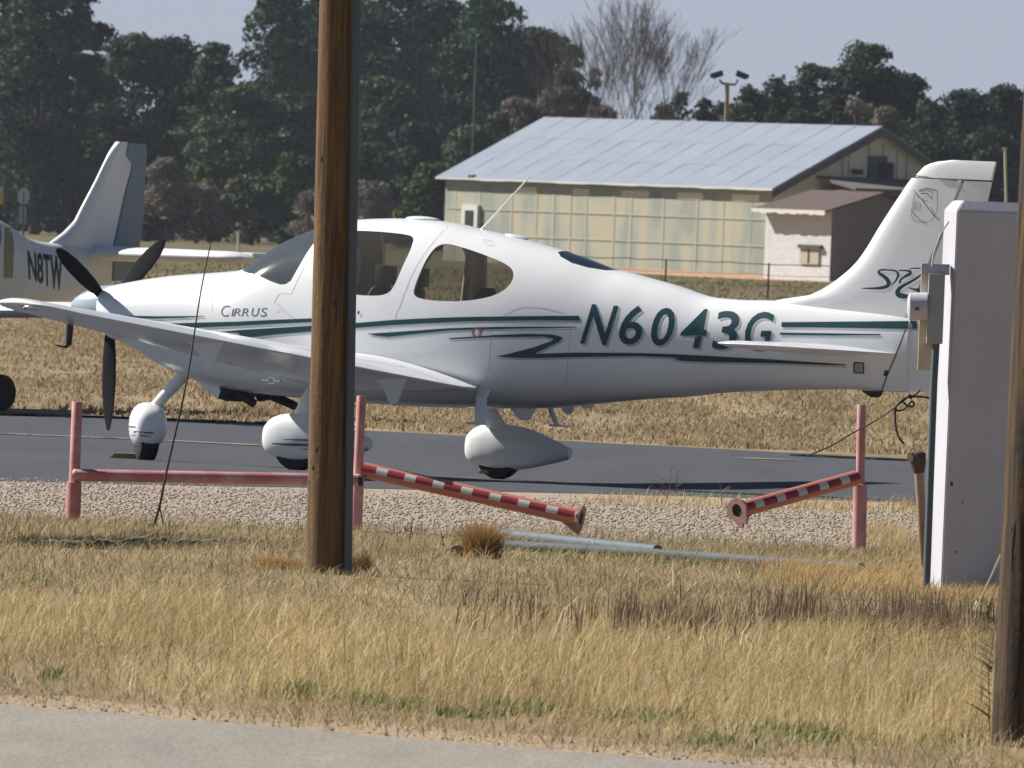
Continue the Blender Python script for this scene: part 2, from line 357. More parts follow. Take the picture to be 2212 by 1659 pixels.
# ------------------------------------------------------------------ grass (nobody could count it)
def vn(px, py, sc, seed):                           # cheap value noise
    r = np.random.default_rng(seed); gridn = r.random((64, 64))
    fx_, fy_ = (px * sc[0]) % 64, (py * sc[1]) % 64
    i, j = fx_.astype(int), fy_.astype(int); a, c = fx_ - i, fy_ - j
    a = a * a * (3 - 2 * a); c = c * c * (3 - 2 * c)
    i2, j2 = (i + 1) % 64, (j + 1) % 64
    return (gridn[i, j] * (1 - a) + gridn[i2, j] * a) * (1 - c) + (gridn[i, j2] * (1 - a) + gridn[i2, j2] * a) * c
def blades(name, n, area, hgt, wid, cols, seed, lean=(0.35, 0.0), dens=None, label=None, tuft=1, spreadr=0.03, parent=None, m='blade', arch=0.35, z0=None, patchy=None):
    rng = np.random.default_rng(seed)
    px, py = area(rng, n)
    if dens is not None:
        k = dens(px, py, rng); px, py = px[k], py[k]
    n = len(px)
    if tuft > 1:
        px = np.repeat(px, tuft) + rng.normal(0, spreadr, n * tuft); py = np.repeat(py, tuft) + rng.normal(0, spreadr, n * tuft); n *= tuft
        tcol = np.repeat(rng.integers(0, len(cols), n // tuft), tuft); th = np.repeat(rng.uniform(0.7, 1.2, n // tuft), tuft)
    else:
        tcol = rng.integers(0, len(cols), n); th = np.ones(n)
    H = rng.uniform(hgt[0], hgt[1], n) * th
    pt = np.clip(vn(px + 40, py + 7, (1.3, 0.35), seed + 3) * 1.3 - 0.15 + rng.normal(0, 0.12, n), 0, 1)
    H = H * (0.45 + 0.95 * vn(px + 20, py, (1.9, 0.45), seed + 9))
    ang = rng.uniform(0, 2 * math.pi, n); wdir = np.stack([np.cos(ang), np.sin(ang)], 1)
    ln = rng.normal(0, arch, (n, 2)) + np.array(lean)
    W_ = rng.uniform(wid[0], wid[1], n)
    V = np.zeros((n, 5, 3), np.float32)
    fr = [0, 0.55, 1.0]
    for k, f in enumerate(fr):
        cx = px + ln[:, 0] * H * f * f; cy = py + ln[:, 1] * H * f * f; cz = H * f * (1 - 0.22 * np.hypot(ln[:, 0], ln[:, 1]) * f)
        if k < 2:
            ww = W_ * (1 - 0.35 * f) / 2
            V[:, 2 * k, 0] = cx - wdir[:, 0] * ww; V[:, 2 * k, 1] = cy - wdir[:, 1] * ww; V[:, 2 * k, 2] = cz
            V[:, 2 * k + 1, 0] = cx + wdir[:, 0] * ww; V[:, 2 * k + 1, 1] = cy + wdir[:, 1] * ww; V[:, 2 * k + 1, 2] = cz
        else:
            V[:, 4, 0] = cx; V[:, 4, 1] = cy; V[:, 4, 2] = cz
    V[:, :2, 2] -= 0.005
    C = np.array(cols, np.float32)[tcol] * rng.uniform(0.7, 1.3, (n, 1)).astype(np.float32)
    if patchy is not None: C = C * (1 - 0.6 * pt[:, None]) + np.array(patchy, np.float32)[None] * 0.6 * pt[:, None] * rng.uniform(0.7, 1.3, (n, 1))
    C = np.repeat(C[:, None, :], 5, 1).reshape(-1, 3)
    base = np.arange(n)[:, None] * 5
    tris = np.concatenate([base + np.array([0, 1, 3]), base + np.array([0, 3, 2]), base + np.array([2, 3, 4])], 1).reshape(-1)
    o = bulk(name, V.reshape(-1, 3), 3, tris, M[m], parent, col=np.clip(C, 0, 1))
    return tag(o, label, None, None, 'stuff') if label else o
STRAW = [(0.56, 0.43, 0.20), (0.49, 0.37, 0.165), (0.64, 0.51, 0.27), (0.41, 0.30, 0.135), (0.72, 0.62, 0.40)]
TAN = [(0.40, 0.33, 0.19), (0.34, 0.275, 0.15), (0.46, 0.385, 0.235), (0.27, 0.225, 0.125)]
def band(near, far, x0=-1, x1=1, k=0.0415):
    """area between two depths, widening with the camera's view"""
    def f(rng, n):
        y = near + (far - near) * rng.random(n) ** 1.0
        half = y * k + 0.7
        return rng.uniform(-1, 1, n) * half, y
    return f
def notroad(px, py): return py > 50.0 + (px + 0.7) * (-1.09) + 0.9
def d_tall(px, py, rng):
    edge = 50.0 + (px + 0.7) * (-1.09)
    g_ = (py - edge)
    k = np.clip((g_ - 1.6) / 2.6, 0, 1)
    return (rng.random(len(px)) < k * np.clip(-0.1 + 1.35 * vn(px, py, (1.5, 0.45), 3), 0.04, 1))
def d_low(px, py, rng):
    edge = 50.0 + (px + 0.7) * (-1.09); k = np.clip((py - edge + 0.15) / 1.0, 0, 1)
    return rng.random(len(px)) < k * (0.35 + 0.65 * vn(px, py, (1.2, 0.6), 8))
blades('tall_dry_grass', 92000, band(47.0, 64.5, k=0.045), (0.07, 0.19), (0.002, 0.0045), STRAW, 11, lean=(0.24, -0.05), dens=d_tall, arch=0.5, patchy=(0.33, 0.245, 0.12), label='tall dry straw-coloured grass between the road and the utility pole')
blades('short_dry_grass', 130000, band(46.5, 81, k=0.045), (0.02, 0.085), (0.003, 0.006), TAN + STRAW[:2], 12, lean=(0.2, 0), dens=d_low, arch=0.8, patchy=(0.27, 0.215, 0.12), label='short matted dry grass along the verge')
blades('flattened_straw', 22000, band(46.8, 80, k=0.045), (0.05, 0.15), (0.003, 0.006), [(0.62, 0.52, 0.33), (0.52, 0.41, 0.23), (0.42, 0.33, 0.19)], 19, lean=(0.5, -0.3), arch=1.5, dens=lambda px, py, r: (py > 50.1 + (px + 0.7) * (-1.09)) & (r.random(len(px)) < np.clip(vn(px, py, (2.3, 0.8), 31) * 1.8 - 0.5, 0.05, 1)), label='flattened and broken straw lying over the grass')
blades('straw_stalks', 1500, band(52, 64, k=0.045), (0.18, 0.32), (0.0035, 0.006), [(0.66, 0.54, 0.33), (0.58, 0.46, 0.25)], 13, lean=(0.25, 0), dens=d_tall, label='scattered taller pale straw stalks')
blades('verge_grass', 32000, band(66, 82, k=0.045), (0.02, 0.10), (0.003, 0.007), TAN + [(0.22, 0.20, 0.10)], 14, lean=(0.2, 0), arch=0.8, patchy=(0.24, 0.195, 0.10),
       dens=lambda px, py, r: r.random(len(px)) < 0.2 + 0.8 * vn(px, py, (2.0, 0.7), 5), label='ragged dry grass around the foot of the pole')
def seg_area(u0, v0, u1, v1, jx, jy):
    a, b_ = G(u0, v0), G(u1, v1)
    def f(rng, n):
        s_ = rng.random(n); return a.x + (b_.x - a.x) * s_ + rng.normal(0, jx, n), a.y + (b_.y - a.y) * s_ + rng.normal(0, jy, n)
    return f
# dark seed-head weeds in a band before the concrete pillar, orange grass round the pillar
blades('dark_seedhead_weeds', 1600, seg_area(1000, 1330, 2200, 1385, 0.2, 1.3), (0.10, 0.22), (0.004, 0.009), [(0.19, 0.13, 0.085), (0.22, 0.16, 0.10), (0.15, 0.11, 0.08)], 21, lean=(0.05, 0), tuft=4, spreadr=0.02, arch=0.15, label='dark brown seed-head weeds in the dry grass',
       dens=lambda px, py, r: r.random(len(px)) < np.clip((px + 0.9) / 3.0, 0.10, 1) * np.clip(vn(px, py, (3.3, 0.5), 2) * 1.8 - 0.5, 0, 1))
blades('golden_grass', 9000, seg_area(1700, 1245, 2250, 1290, 0.15, 1.6), (0.03, 0.13), (0.003, 0.006), [(0.46, 0.32, 0.14), (0.40, 0.28, 0.125), (0.52, 0.38, 0.19)], 22, label='golden dry grass around the foot of the white pillar')
blades('golden_grass_on_bank', 1500, seg_area(1890, 1150, 2010, 1250, 0.10, 0.9), (0.04, 0.13), (0.003, 0.007), [(0.48, 0.36, 0.18), (0.42, 0.31, 0.15)], 23, label='golden grass on the gravel edge left of the pillar')
blades('grass_by_taxiway', 3200, seg_area(1250, 1082, 2010, 1105, 0.1, 0.9), (0.02, 0.10), (0.003, 0.007), TAN + STRAW, 24, label='dry grass along the taxiway edge on the right')
blades('grass_at_gravel_edge', 9000, seg_area(-60, 1135, 2010, 1200, 0.1, 1.6), (0.02, 0.09), (0.003, 0.007), TAN + [(0.24, 0.21, 0.12)], 25, label='thin grass at the near edge of the gravel')
GREEN = [(0.10, 0.15, 0.05), (0.14, 0.19, 0.06), (0.18, 0.21, 0.09)]
gi = 0
blades('shadow_band_blades', 5000, seg_area(60, 1178, 560, 1182, 0.12, 0.35), (0.015, 0.06), (0.004, 0.010), [(0.055, 0.05, 0.03), (0.075, 0.07, 0.04), (0.10, 0.09, 0.05)], 77, arch=0.6, label='dark weed blades laid as a cast shadow in a strip below the pipe rail')  # dark blades stand in for a shadow cast from out of view
for (u, v, n, jx, jy) in [(150, 1168, 900, 0.5, 0.5), (440, 1172, 600, 0.35, 0.5), (60, 1258, 140, 0.08, 0.5), (110, 1466, 90, 0.02, 0.2), (640, 1508, 240, 0.05, 0.18), (770, 1518, 120, 0.06, 0.2),
                         (860, 1530, 200, 0.09, 0.25), (1010, 1548, 160, 0.07, 0.2), (1130, 1540, 170, 0.10, 0.2), (1390, 1560, 200, 0.10, 0.2), (1700, 1590, 260, 0.13, 0.3), (1780, 1600, 200, 0.10, 0.3), (2000, 1600, 120, 0.1, 0.3), (1560, 1610, 110, 0.1, 0.2), (1300, 1215, 300, 0.4, 0.6)]:
    p = G(u, v); gi += 1
    blades('low_green_weeds', n, (lambda p, jx, jy: (lambda rng, n: (rng.normal(p.x, jx, n), rng.normal(p.y, jy, n))))(p, jx, jy), (0.03, 0.08), (0.005, 0.012),
           GREEN if v > 1200 else [(0.14, 0.13, 0.075), (0.10, 0.10, 0.055), (0.18, 0.15, 0.09)], 100 + gi, label='low green weeds near the road edge' if v > 1200 else 'dull green weeds below the pipe rail')
# far field tufts
blades('field_grass', 105000, band(118, 230, k=0.044), (0.02, 0.085), (0.010, 0.022), [(0.40, 0.31, 0.18), (0.34, 0.26, 0.15), (0.46, 0.37, 0.225), (0.29, 0.215, 0.13)], 31, lean=(0.25, 0), tuft=3, spreadr=0.05, arch=0.7, patchy=(0.25, 0.19, 0.115),
       dens=lambda px, py, r: (py > 119.5 - px * 0.817) & (r.random(len(px)) < 0.22 + 1.0 * np.clip(vn(px, py, (1.1, 0.12), 7) * 1.5 - 0.35, 0, 1)), label='dry clumpy field grass beyond the taxiway')
blades('far_field_grass', 9000, band(230, 520, k=0.044), (0.05, 0.12), (0.03, 0.06), [(0.22, 0.18, 0.10), (0.17, 0.15, 0.08), (0.30, 0.23, 0.13)], 32, tuft=3, spreadr=0.15, patchy=(0.12, 0.10, 0.05), label='duller field grass far beyond the taxiway')
# gravel stones
def stones(name, n, area, size, seed, label, m='gravel'):
    rng = np.random.default_rng(seed); px, py = area(rng, n)
    oc = np.array([(1, 0, 0), (-1, 0, 0), (0, 1, 0), (0, -1, 0), (0, 0, 1), (0, 0, -1)], float)
    fc = np.array([(0, 2, 4), (2, 1, 4), (1, 3, 4), (3, 0, 4), (2, 0, 5), (1, 2, 5), (3, 1, 5), (0, 3, 5)])
    sz = size[0] + (size[1] - size[0]) * rng.random(n) ** 2.5
    V = oc[None] * sz[:, None, None] * rng.uniform(0.6, 1.25, (n, 6, 1)) * np.array([1, 1, 0.75])
    a = rng.uniform(0, 6.28, n); ca, sa = np.cos(a)[:, None], np.sin(a)[:, None]
    x = V[..., 0] * ca - V[..., 1] * sa; y = V[..., 0] * sa + V[..., 1] * ca
    V = np.stack([x + px[:, None], y + py[:, None], V[..., 2] + sz[:, None] * 0.3], -1)
    idx = (np.arange(n)[:, None, None] * 6 + fc[None]).reshape(-1)
    pal = np.array([(0.38, 0.33, 0.27), (0.35, 0.30, 0.245), (0.31, 0.26, 0.21), (0.45, 0.40, 0.34), (0.24, 0.20, 0.165), (0.34, 0.275, 0.21)])
    C = np.repeat((pal[rng.integers(0, 6, n)] * rng.uniform(0.75, 1.15, (n, 1))), 6, 0) * (1.0 if m == 'gravel' else 0.6)
    return tag(bulk(name, V.reshape(-1, 3), 3, idx, M['stonecol'], col=np.clip(C, 0, 1)), label, None, None, 'stuff')
stones('gravel_stones', 62000, band(81.3, 93.8, k=0.044), (0.004, 0.017), 41, 'pale pinkish gravel stones between rail fence and taxiway')
stones('roadside_stones', 500, (lambda rng, n: ((lambda x: (x, 50.0 + (x + 0.7) * (-1.09) + 0.1 + rng.random(n) ** 2 * 1.6))(rng.uniform(-2.6, 2.6, n)))), (0.003, 0.012), 42, 'small stones along the edge of the road', 'dirt')
#NEXT

# ================================================================== the white aeroplane
class Frame:
    def __init__(s, O, A, R, U): s.O, s.A, s.R, s.U = O, A, R, U; s.M = Matrix(((A.x, R.x, U.x, O.x), (A.y, R.y, U.y, O.y), (A.z, R.z, U.z, O.z), (0, 0, 0, 1))); s.I = s.M.inverted()
    def loc(s, u, v, y=0.0):
        r = ray(u, v); t_ = ((s.O - CAM).dot(s.R) + y) / r.dot(s.R); return s.I @ (CAM + r * t_)
def make_frame(psi, bank, pit, anchor, xa, sgn=-1):
    c, s_ = math.cos(psi), math.sin(psi)
    A = Vector((c, sgn * s_, 0)); R = Vector((-sgn * s_, c, 0)); U = Vector((0, 0, 1))
    A2 = A * math.cos(pit) - U * math.sin(pit); U2 = U * math.cos(pit) + A * math.sin(pit)
    R2 = R * math.cos(bank) - U2 * math.sin(bank); U3 = U2 * math.cos(bank) + R * math.sin(bank)
    return Frame(Vector(anchor) - A2 * xa, A2, R2, U3)
FR = make_frame(rad(27.5), rad(1.1), rad(0.38), (-0.845, 100.0, 0.006), 2.974)
AP = empty('light_aeroplane', (0, 0, 0), 'white low-wing propeller aeroplane with dark green stripes and N6043G on its side', 'aeroplane')
AP.matrix_world = FR.M
L = FR.loc
def pts(uv, y=0.0): return [L(u, v, y) for u, v in uv]
top_px = [(222, 630), (246, 619), (290, 610), (342, 601), (400, 594), (444, 591), (513, 586), (543, 582), (578, 559), (606, 536), (645, 513), (690, 494), (735, 481), (773, 475), (830, 472), (876, 472), (951, 477), (996, 484), (1037, 494), (1091, 506), (1139, 518),
          (1173, 528), (1208, 538), (1260, 554), (1337, 583), (1378, 593), (1413, 603), (1447, 612), (1485, 624), (1515, 635), (1548, 643), (1610, 648), (1668, 649)]
TOP = [(p.x, p.z) for p in pts(top_px)] + [(6.9, 1.475 - 0.576 * 0), (7.25, 1.44)]
TOP = [t_ for t_ in TOP if t_[0] < 6.2] + [(6.35, 1.475), (6.8, 1.455), (7.3, 1.44)]
bot_px = [(287, 742), (325, 764), (359, 786), (403, 808), (440, 822), (490, 838), (560, 850), (677, 862), (800, 872), (900, 878), (1037, 882), (1088, 882), (1173, 882), (1242, 877), (1310, 870), (1413, 861), (1485, 857), (1558, 849), (1661, 844), (1764, 842), (1859, 842), (1905, 845)]
BOT = [(0.37, 1.00), (0.42, 0.93)] + [(p.x, p.z) for p in pts(bot_px)]
BOT = [b_ for b_ in BOT if not (0.42 < b_[0] < 0.5)]
HW = [(0.36, 0.25), (0.42, 0.34), (0.55, 0.42), (0.9, 0.50), (1.5, 0.575), (2.1, 0.625), (2.8, 0.655), (3.4, 0.64), (4.0, 0.59), (4.6, 0.49), (5.2, 0.375), (5.8, 0.285), (6.4, 0.21), (7.0, 0.135), (7.32, 0.085)]
ZM = [(0.36, 1.18), (0.9, 1.08), (1.6, 1.0), (2.4, 1.02), (3.4, 1.05), (4.4, 1.08), (5.2, 1.12), (6.2, 1.14), (7.3, 1.14)]   # level of greatest width
XT0, XT1 = 0.36, 7.30
def section(x, n=72, inset=0.0):
    zt = sinterp(x, TOP) - inset; zb = sinterp(x, BOT) + inset; hw = sinterp(x, HW) - inset; zm = sinterp(x, ZM)
    zt = max(zt, zm + 0.03); zb = min(zb, zm - 0.03)
    et = interp(x, [(0.3, 2.3), (1.5, 2.35), (2.2, 2.15), (3.2, 2.25), (5, 2.1), (7, 2.0)]); eb = interp(x, [(0.3, 2.2), (1.0, 2.6), (3.5, 2.9), (5, 2.4), (7, 2.1)])
    out = []
    for k in range(n):
        a = 2 * math.pi * k / n; ca, sa = math.cos(a), math.sin(a)
        e = et if sa >= 0 else eb
        y = hw * math.copysign(abs(ca) ** (2 / e), ca); h_ = (zt - zm) if sa >= 0 else (zm - zb)
        z = zm + h_ * math.copysign(abs(sa) ** (2 / e), sa)
        out.append(Vector((x, y, z)))
    return out
def fus_mesh(xs_, inset=0.0, mi=0):
    bm = bmesh.new(); rings(bm, [section(x, inset=inset) for x in xs_])
    for f in bm.faces: f.material_index = mi
    bmesh.ops.recalc_face_normals(bm, faces=bm.faces); return bm
def lin(a, b_, n): return [a + (b_ - a) * k / (n - 1) for k in range(n)]
def bm_to_obj(bm, mats, name='tmp'):
    me = bpy.data.meshes.new(name); bm.to_mesh(me); bm.free(); o = bpy.data.objects.new(name, me); COL.objects.link(o)
    for m in mats: me.materials.append(m)
    return o
def boolean(a, b_, op):
    md = a.modifiers.new('b', 'BOOLEAN'); md.operation = op; md.object = b_; md.solver = 'EXACT'
    dg = bpy.context.evaluated_depsgraph_get(); dg.update()
    me = bpy.data.meshes.new_from_object(a.evaluated_get(dg))
    a.modifiers.clear(); old = a.data; a.data = me; bpy.data.meshes.remove(old)
    return a
XSF = [0.36, 0.375, 0.40, 0.44, 0.50] + lin(0.58, 7.30, 110)
outer = fus_mesh(XSF)
BV = None
me_o = bpy.data.meshes.new('probe'); outer.to_mesh(me_o)
BV = BVHTree.FromBMesh(outer)
def cast(u, v, bv=None):
    o_ = FR.I @ CAM; d_ = (FR.I.to_3x3() @ ray(u, v)).normalized()
    h_, n_, i_, dist = (bv or BV).ray_cast(o_, d_)
    return h_, n_, o_, d_
def surf_xz(u, v):
    h_, n_, o_, d_ = cast(u, v)
    if h_ is None: h_ = L(u, v, 0)
    return (h_.x, h_.z)
def round_poly(poly, it=2):
    for _ in range(it):
        out = []
        for i, p in enumerate(poly):
            q = poly[(i + 1) % len(poly)]
            out += [(p[0] * .75 + q[0] * .25, p[1] * .75 + q[1] * .25), (p[0] * .25 + q[0] * .75, p[1] * .25 + q[1] * .75)]
        poly = out
    return poly
door_w = [(675, 611), (678, 596), (700, 556), (724, 518), (740, 500), (773, 498), (832, 501), (882, 507), (893, 513), (893, 522), (885, 545), (870, 575), (858, 604), (850, 620), (841, 632), (825, 638), (797, 639), (772, 637), (720, 632), (686, 627), (677, 621)]
rear_w = [(920, 562), (934, 541), (948, 529), (968, 526), (1002, 535), (1037, 547), (1071, 560), (1093, 570), (1108, 583), (1110, 598), (1102, 615), (1084, 631), (1054, 643), (1002, 651), (941, 650), (903, 645), (892, 634), (898, 612), (910, 583)]
wind_w = [(559, 596), (583, 607), (605, 615), (617, 614), (628, 607), (636, 593), (654, 562), (682, 520), (700, 497)]
wx = [surf_xz(*p) for p in wind_w]
p0 = L(543, 581); pt = L(704, 488)
wind_poly = [(p0.x + 0.005, p0.z - 0.004)] + wx + [(pt.x + 0.02, pt.z - 0.03), (pt.x + 0.10, pt.z + 0.25), (p0.x - 0.1, p0.z + 0.5)]
wind_poly = [wind_poly[0]] + wind_poly[1:]
polys = {'door': round_poly([surf_xz(*p) for p in door_w], 1), 'rear': round_poly([surf_xz(*p) for p in rear_w], 1), 'wind': wind_poly}
def ext(poly, y0=-1.2, y1=1.2, mi=1):
    bm = bmesh.new(); prism(bm, [Vector((x, y0, z)) for x, z in poly], Vector((0, y1 - y0, 0)))
    for f in bm.faces: f.material_index = mi
    return bm
# rear window over the back of the cabin: cut along the vertical
bw_px = [(1205, 545), (1212, 555), (1235, 568), (1270, 578), (1310, 584), (1330, 584)]
bw = []
for u, v in bw_px:
    h_, n_, o_, d_ = cast(u, v)
    if h_ is None: h_ = L(u, v)
    bw.append((h_.x, min(h_.y, 0)))
bwp = bw + [(L(1345, 586).x, 0)] + [(x, -y) for x, y in reversed(bw)]
bwp = [(x, y) for i, (x, y) in enumerate(bwp)]
def ext_z(poly, z0, z1, mi=1):
    bm = bmesh.new(); prism(bm, [Vector((x, y, z0)) for x, y in poly], Vector((0, 0, z1 - z0)))
    for f in bm.faces: f.material_index = mi
    return bm
mats_f = [M['white'], M['interior']]
fo = bm_to_obj(outer, mats_f, 'fuselage')
cav = bm_to_obj(fus_mesh(lin(1.45, 5.35, 40), 0.035, 1), mats_f)
boolean(fo, cav, 'DIFFERENCE')
cutters = {k: bm_to_obj(ext(p), mats_f) for k, p in polys.items()}
cutters['back'] = bm_to_obj(ext_z(bwp, 1.45, 2.2), mats_f)
for k in cutters: boolean(fo, cutters[k], 'DIFFERENCE')
def glass_shell(k, name, m):
    xa, xb = (1.46, 5.34)
    a = bm_to_obj(fus_mesh(lin(xa, xb, 60), 0.006, 0), [M[m]]); b_ = bm_to_obj(fus_mesh(lin(xa - 0.02, xb + 0.02, 60), 0.014, 0), [M[m]])
    boolean(a, b_, 'DIFFERENCE'); boolean(a, cutters[k], 'INTERSECT'); bpy.data.objects.remove(b_)
    if k in ('door', 'rear'):
        for side in (-1, 1):
            bm = bmesh.new(); bm.from_mesh(a.data)
            bmesh.ops.delete(bm, geom=[f for f in bm.faces if f.calc_center_median().y * side < 0], context='FACES')
            o = obj(name, bm, [M[m]], AP, sm=50)
        bpy.data.objects.remove(a)
    else:
        smooth(a.data, 50); a.name = name; a.data.name = name; a.parent = AP
glass_shell('wind', 'windscreen', 'glasswind')
glass_shell('door', 'door_window', 'glass')
glass_shell('rear', 'cabin_window', 'glass')
glass_shell('back', 'back_window', 'glassdark')
bpy.data.objects.remove(cav)
for k in cutters: bpy.data.objects.remove(cutters[k])
smooth(fo.data, 32); fo.parent = AP

# ---- wings
def airfoil(n=22, t_=0.15, cam_=0.02, blunt=0.0):
    up_, lo_ = [], []
    for k in range(n + 1):
        x = 0.5 * (1 - math.cos(math.pi * k / n))
        yt = 5 * t_ * (0.2969 * math.sqrt(x) - 0.126 * x - 0.3516 * x * x + 0.2843 * x**3 - 0.1036 * x**4) + blunt * x
        yc = cam_ / 0.16 * (0.8 * x - x * x) if x < 0.4 else cam_ / 0.36 * (0.2 + 0.8 * x - x * x)
        up_.append((x, yc + yt)); lo_.append((x, yc - yt))
    return list(reversed(up_)) + lo_[1:-1]           # trailing edge, over the top, leading edge, under
AF = airfoil(22, 0.175, 0.026, 0.005)
def wing_section(y, xle, xte, zte, inc=2.0, thick=1.0, s=-1):
    ch = xte - xle; out = []
    for cx, cz in AF:
        x = xle + cx * ch; z = zte + cz * ch * thick + (1 - cx) * ch * math.tan(rad(inc))
        out.append(Vector((x, s * y, z)))
    return out
def wing(s):
    D4 = math.tan(rad(4.75))
    def te(y): return 3.92 - (y - 0.66) * (0.73 / 4.84)
    def le(y): return 2.40 + (y - 0.66) * 0.052
    def zt(y): return 0.683 + (y - 0.66) * D4
    secs = []
    for y, dx, dz, th in ((0.30, -0.10, 0.075, 1.5), (0.50, -0.06, 0.05, 1.3), (0.60, -0.015, 0.014, 1.12), (0.80, 0.0, 0.002, 1.03), (1.0, 0, 0, 1)):
        secs.append(wing_section(y, le(y) - dx * 0.6, te(y) + dx, zt(y) + dz, thick=th, s=s))
    for y in (1.6, 2.4, 3.2, 4.0, 4.8, 5.3, 5.5): secs.append(wing_section(y, le(y), te(y), zt(y), thick=1.0, s=s))
    for k, y in enumerate((5.62, 5.72, 5.80, 5.86, 5.895, 5.91)):
        f = (k + 1) / 6.0; sh = math.sqrt(max(0, 1 - f * f))
        c0, c1 = le(5.5), te(5.5)
        secs.append(wing_section(y, c0 + (1 - sh) * 0.24 - 0.03 * f, c1 - (1 - sh) * 0.05 * 0 - (1 - sh) * 0.08, zt(y) + (1 - sh) * 0.01, thick=max(0.12, sh), s=s))
    bm = bmesh.new(); rings(bm, secs); bmesh.ops.recalc_face_normals(bm, faces=bm.faces)
    wo = obj('wing', bm, M['white'], AP, sm=45)
    # flap and aileron gaps on the upper surface
    def up_pt(y, f, lift=0.002):
        sec = wing_section(y, le(y), te(y), zt(y), s=s); k = [q for q in sec[:23]]
        xs_ = [q.x for q in reversed(k)]; zs_ = [q.z for q in reversed(k)]
        x = le(y) + (te(y) - le(y)) * f
        return Vector((x, s * y, float(np.interp(x, xs_, zs_)) + lift))
    bm = bmesh.new()
    def gap(a, b_):
        n = 24; pr = None
        for k in range(n + 1):
            y = a[0] + (b_[0] - a[0]) * k / n; f = a[1] + (b_[1] - a[1]) * k / n
            wv = 0.006
            if a[0] == b_[0]: q1, q2 = up_pt(y - wv, f), up_pt(y + wv, f)
            else: q1, q2 = up_pt(y, f - wv / 1.2), up_pt(y, f + wv / 1.2)
            cur = (bm.verts.new(q1), bm.verts.new(q2))
            if pr: bm.faces.new((pr[0], pr[1], cur[1], cur[0]))
            pr = cur
    gap((0.95, 0.72), (3.1, 0.72)); gap((3.1, 0.72), (3.1, 0.99)); gap((3.15, 0.76), (5.3, 0.76)); gap((5.3, 0.76), (5.3, 0.99)); gap((0.95, 0.72), (0.95, 0.99))
    obj('control_surface_gap', bm, M['seam'], wo)
    # flap hinge fairings
    for y in ((1.45, 3.75) if s < 0 else (1.45, 3.75)):
        zz = zt(y); x1 = te(y)
        poly = [(x1 - 0.34, zz - 0.00), (x1 - 0.02, zz + 0.0), (x1 - 0.06, zz - 0.08), (x1 - 0.10, zz - 0.20), (x1 - 0.135, zz - 0.222), (x1 - 0.17, zz - 0.20), (x1 - 0.22, zz - 0.10)]
        bm = bmesh.new(); prism(bm, [Vector((x, s * y - 0.012, z)) for x, z in poly], Vector((0, 0.024, 0)))
        obj('hinge_fairing', bm, M['white'], wo)
    return wo, le, te, zt
WL, wle, wte, wzt = wing(-1)
WR, _, _, _ = wing(1)
# navigation light, pitot mast, tie-down ring under the left wing
bm = bmesh.new(); q = L(120, 673, -5.83)
bmesh.ops.create_uvsphere(bm, u_segments=16, v_segments=8, radius=1, matrix=Matrix.Translation((3.0, -5.90, 1.108)) @ Matrix.Diagonal((0.075, 0.022, 0.022, 1)))
nl = obj('navigation_light', bm, M['chrome'], WL, sm=60)
bm = bmesh.new(); bmesh.ops.create_uvsphere(bm, u_segments=12, v_segments=8, radius=1, matrix=Matrix.Translation((2.95, -5.915, 1.10)) @ Matrix.Diagonal((0.016, 0.012, 0.010, 1))); obj('light_lens', bm, M['redlens'], nl, sm=60)
yp = -4.55; a0 = L(148, 708, yp)
bm = bmesh.new(); tube(bm, [L(151, 700, yp), L(148, 742, yp)], [0.030, 0.026], 8); tube(bm, [L(151, 741, yp), L(142, 748, yp), L(120, 745, yp)], [0.02, 0.016, 0.008], 8)
obj('pitot_mast', bm, M['wire'], WL, sm=50)
bm = bmesh.new(); yr = -2.2; c_ = L(587, 822, yr)
tube(bm, [c_ + Vector((0.035 * math.cos(a), 0, 0.022 * math.sin(a))) for a in [k * math.pi / 8 for k in range(17)]], 0.006, 6)
box(bm, c_ + Vector((-0.045, 0, 0)), (0.06, 0.03, 0.025), bev=0.006); box(bm, c_ + Vector((0.05, 0, 0.0)), (0.06, 0.03, 0.025), bev=0.006)
obj('tie_down_ring', bm, M['chrome'], WL, sm=50)

# ---- fin, rudder, tailplane
def vsurf(name, LE, TE_, zs_, thick, m, parent=AP, le_frac=0.0, hinge_round=False):
    """vertical surface from leading and trailing x as functions of z"""
    bm = bmesh.new(); secs = []
    for z in zs_:
        a, b_ = LE(z), TE_(z); ch = b_ - a; tk = thick(z); sec = []
        n = 14
        for k in range(2 * n):
            th = math.pi * k / n; f = 0.5 * (1 + math.cos(th))
            prof = (math.sqrt(max(f, 0)) * 1.6 * (1 - f) ** 0.85 if not hinge_round else math.sqrt(max(0, 1 - ((1 - f) - 0.0) ** 1.0)) * (1 - f * 0.0)) if False else 0
            if hinge_round: tt = (1 - f) ** 0.9 * 0.95 + 0.05 * (1 if f < 1 else 0); tt = tt if f > 0.04 else tt * 0.6
            else: tt = min(1.0, math.sqrt(f * 6)) * (1 - 0.35 * max(0, f - 0.4) / 0.6)
            sec.append(Vector((a + ch * f, math.copysign(tk * tt, math.sin(th)) if 0 < k < 2 * n and k != n else 0, z)))
        secs.append(sec)
    rings(bm, secs); bmesh.ops.recalc_face_normals(bm, faces=bm.faces)
    return obj(name, bm, m, parent, sm=50)
def zx(px): return [(p.z, p.x) for p in pts(px)]
finLE = sorted([(0.95, 5.55), (1.36, 6.0)] + zx([(1640, 650), (1668, 648), (1709, 645), (1750, 637), (1784, 620), (1818, 596), (1846, 571), (1866, 545), (1900, 489), (1925, 450), (1945, 420), (1962, 394), (1976, 377)]))
finLE = [p for p in finLE if True]
hinge = sorted(zx([(1904, 845), (1956, 714), (2082, 392)]))
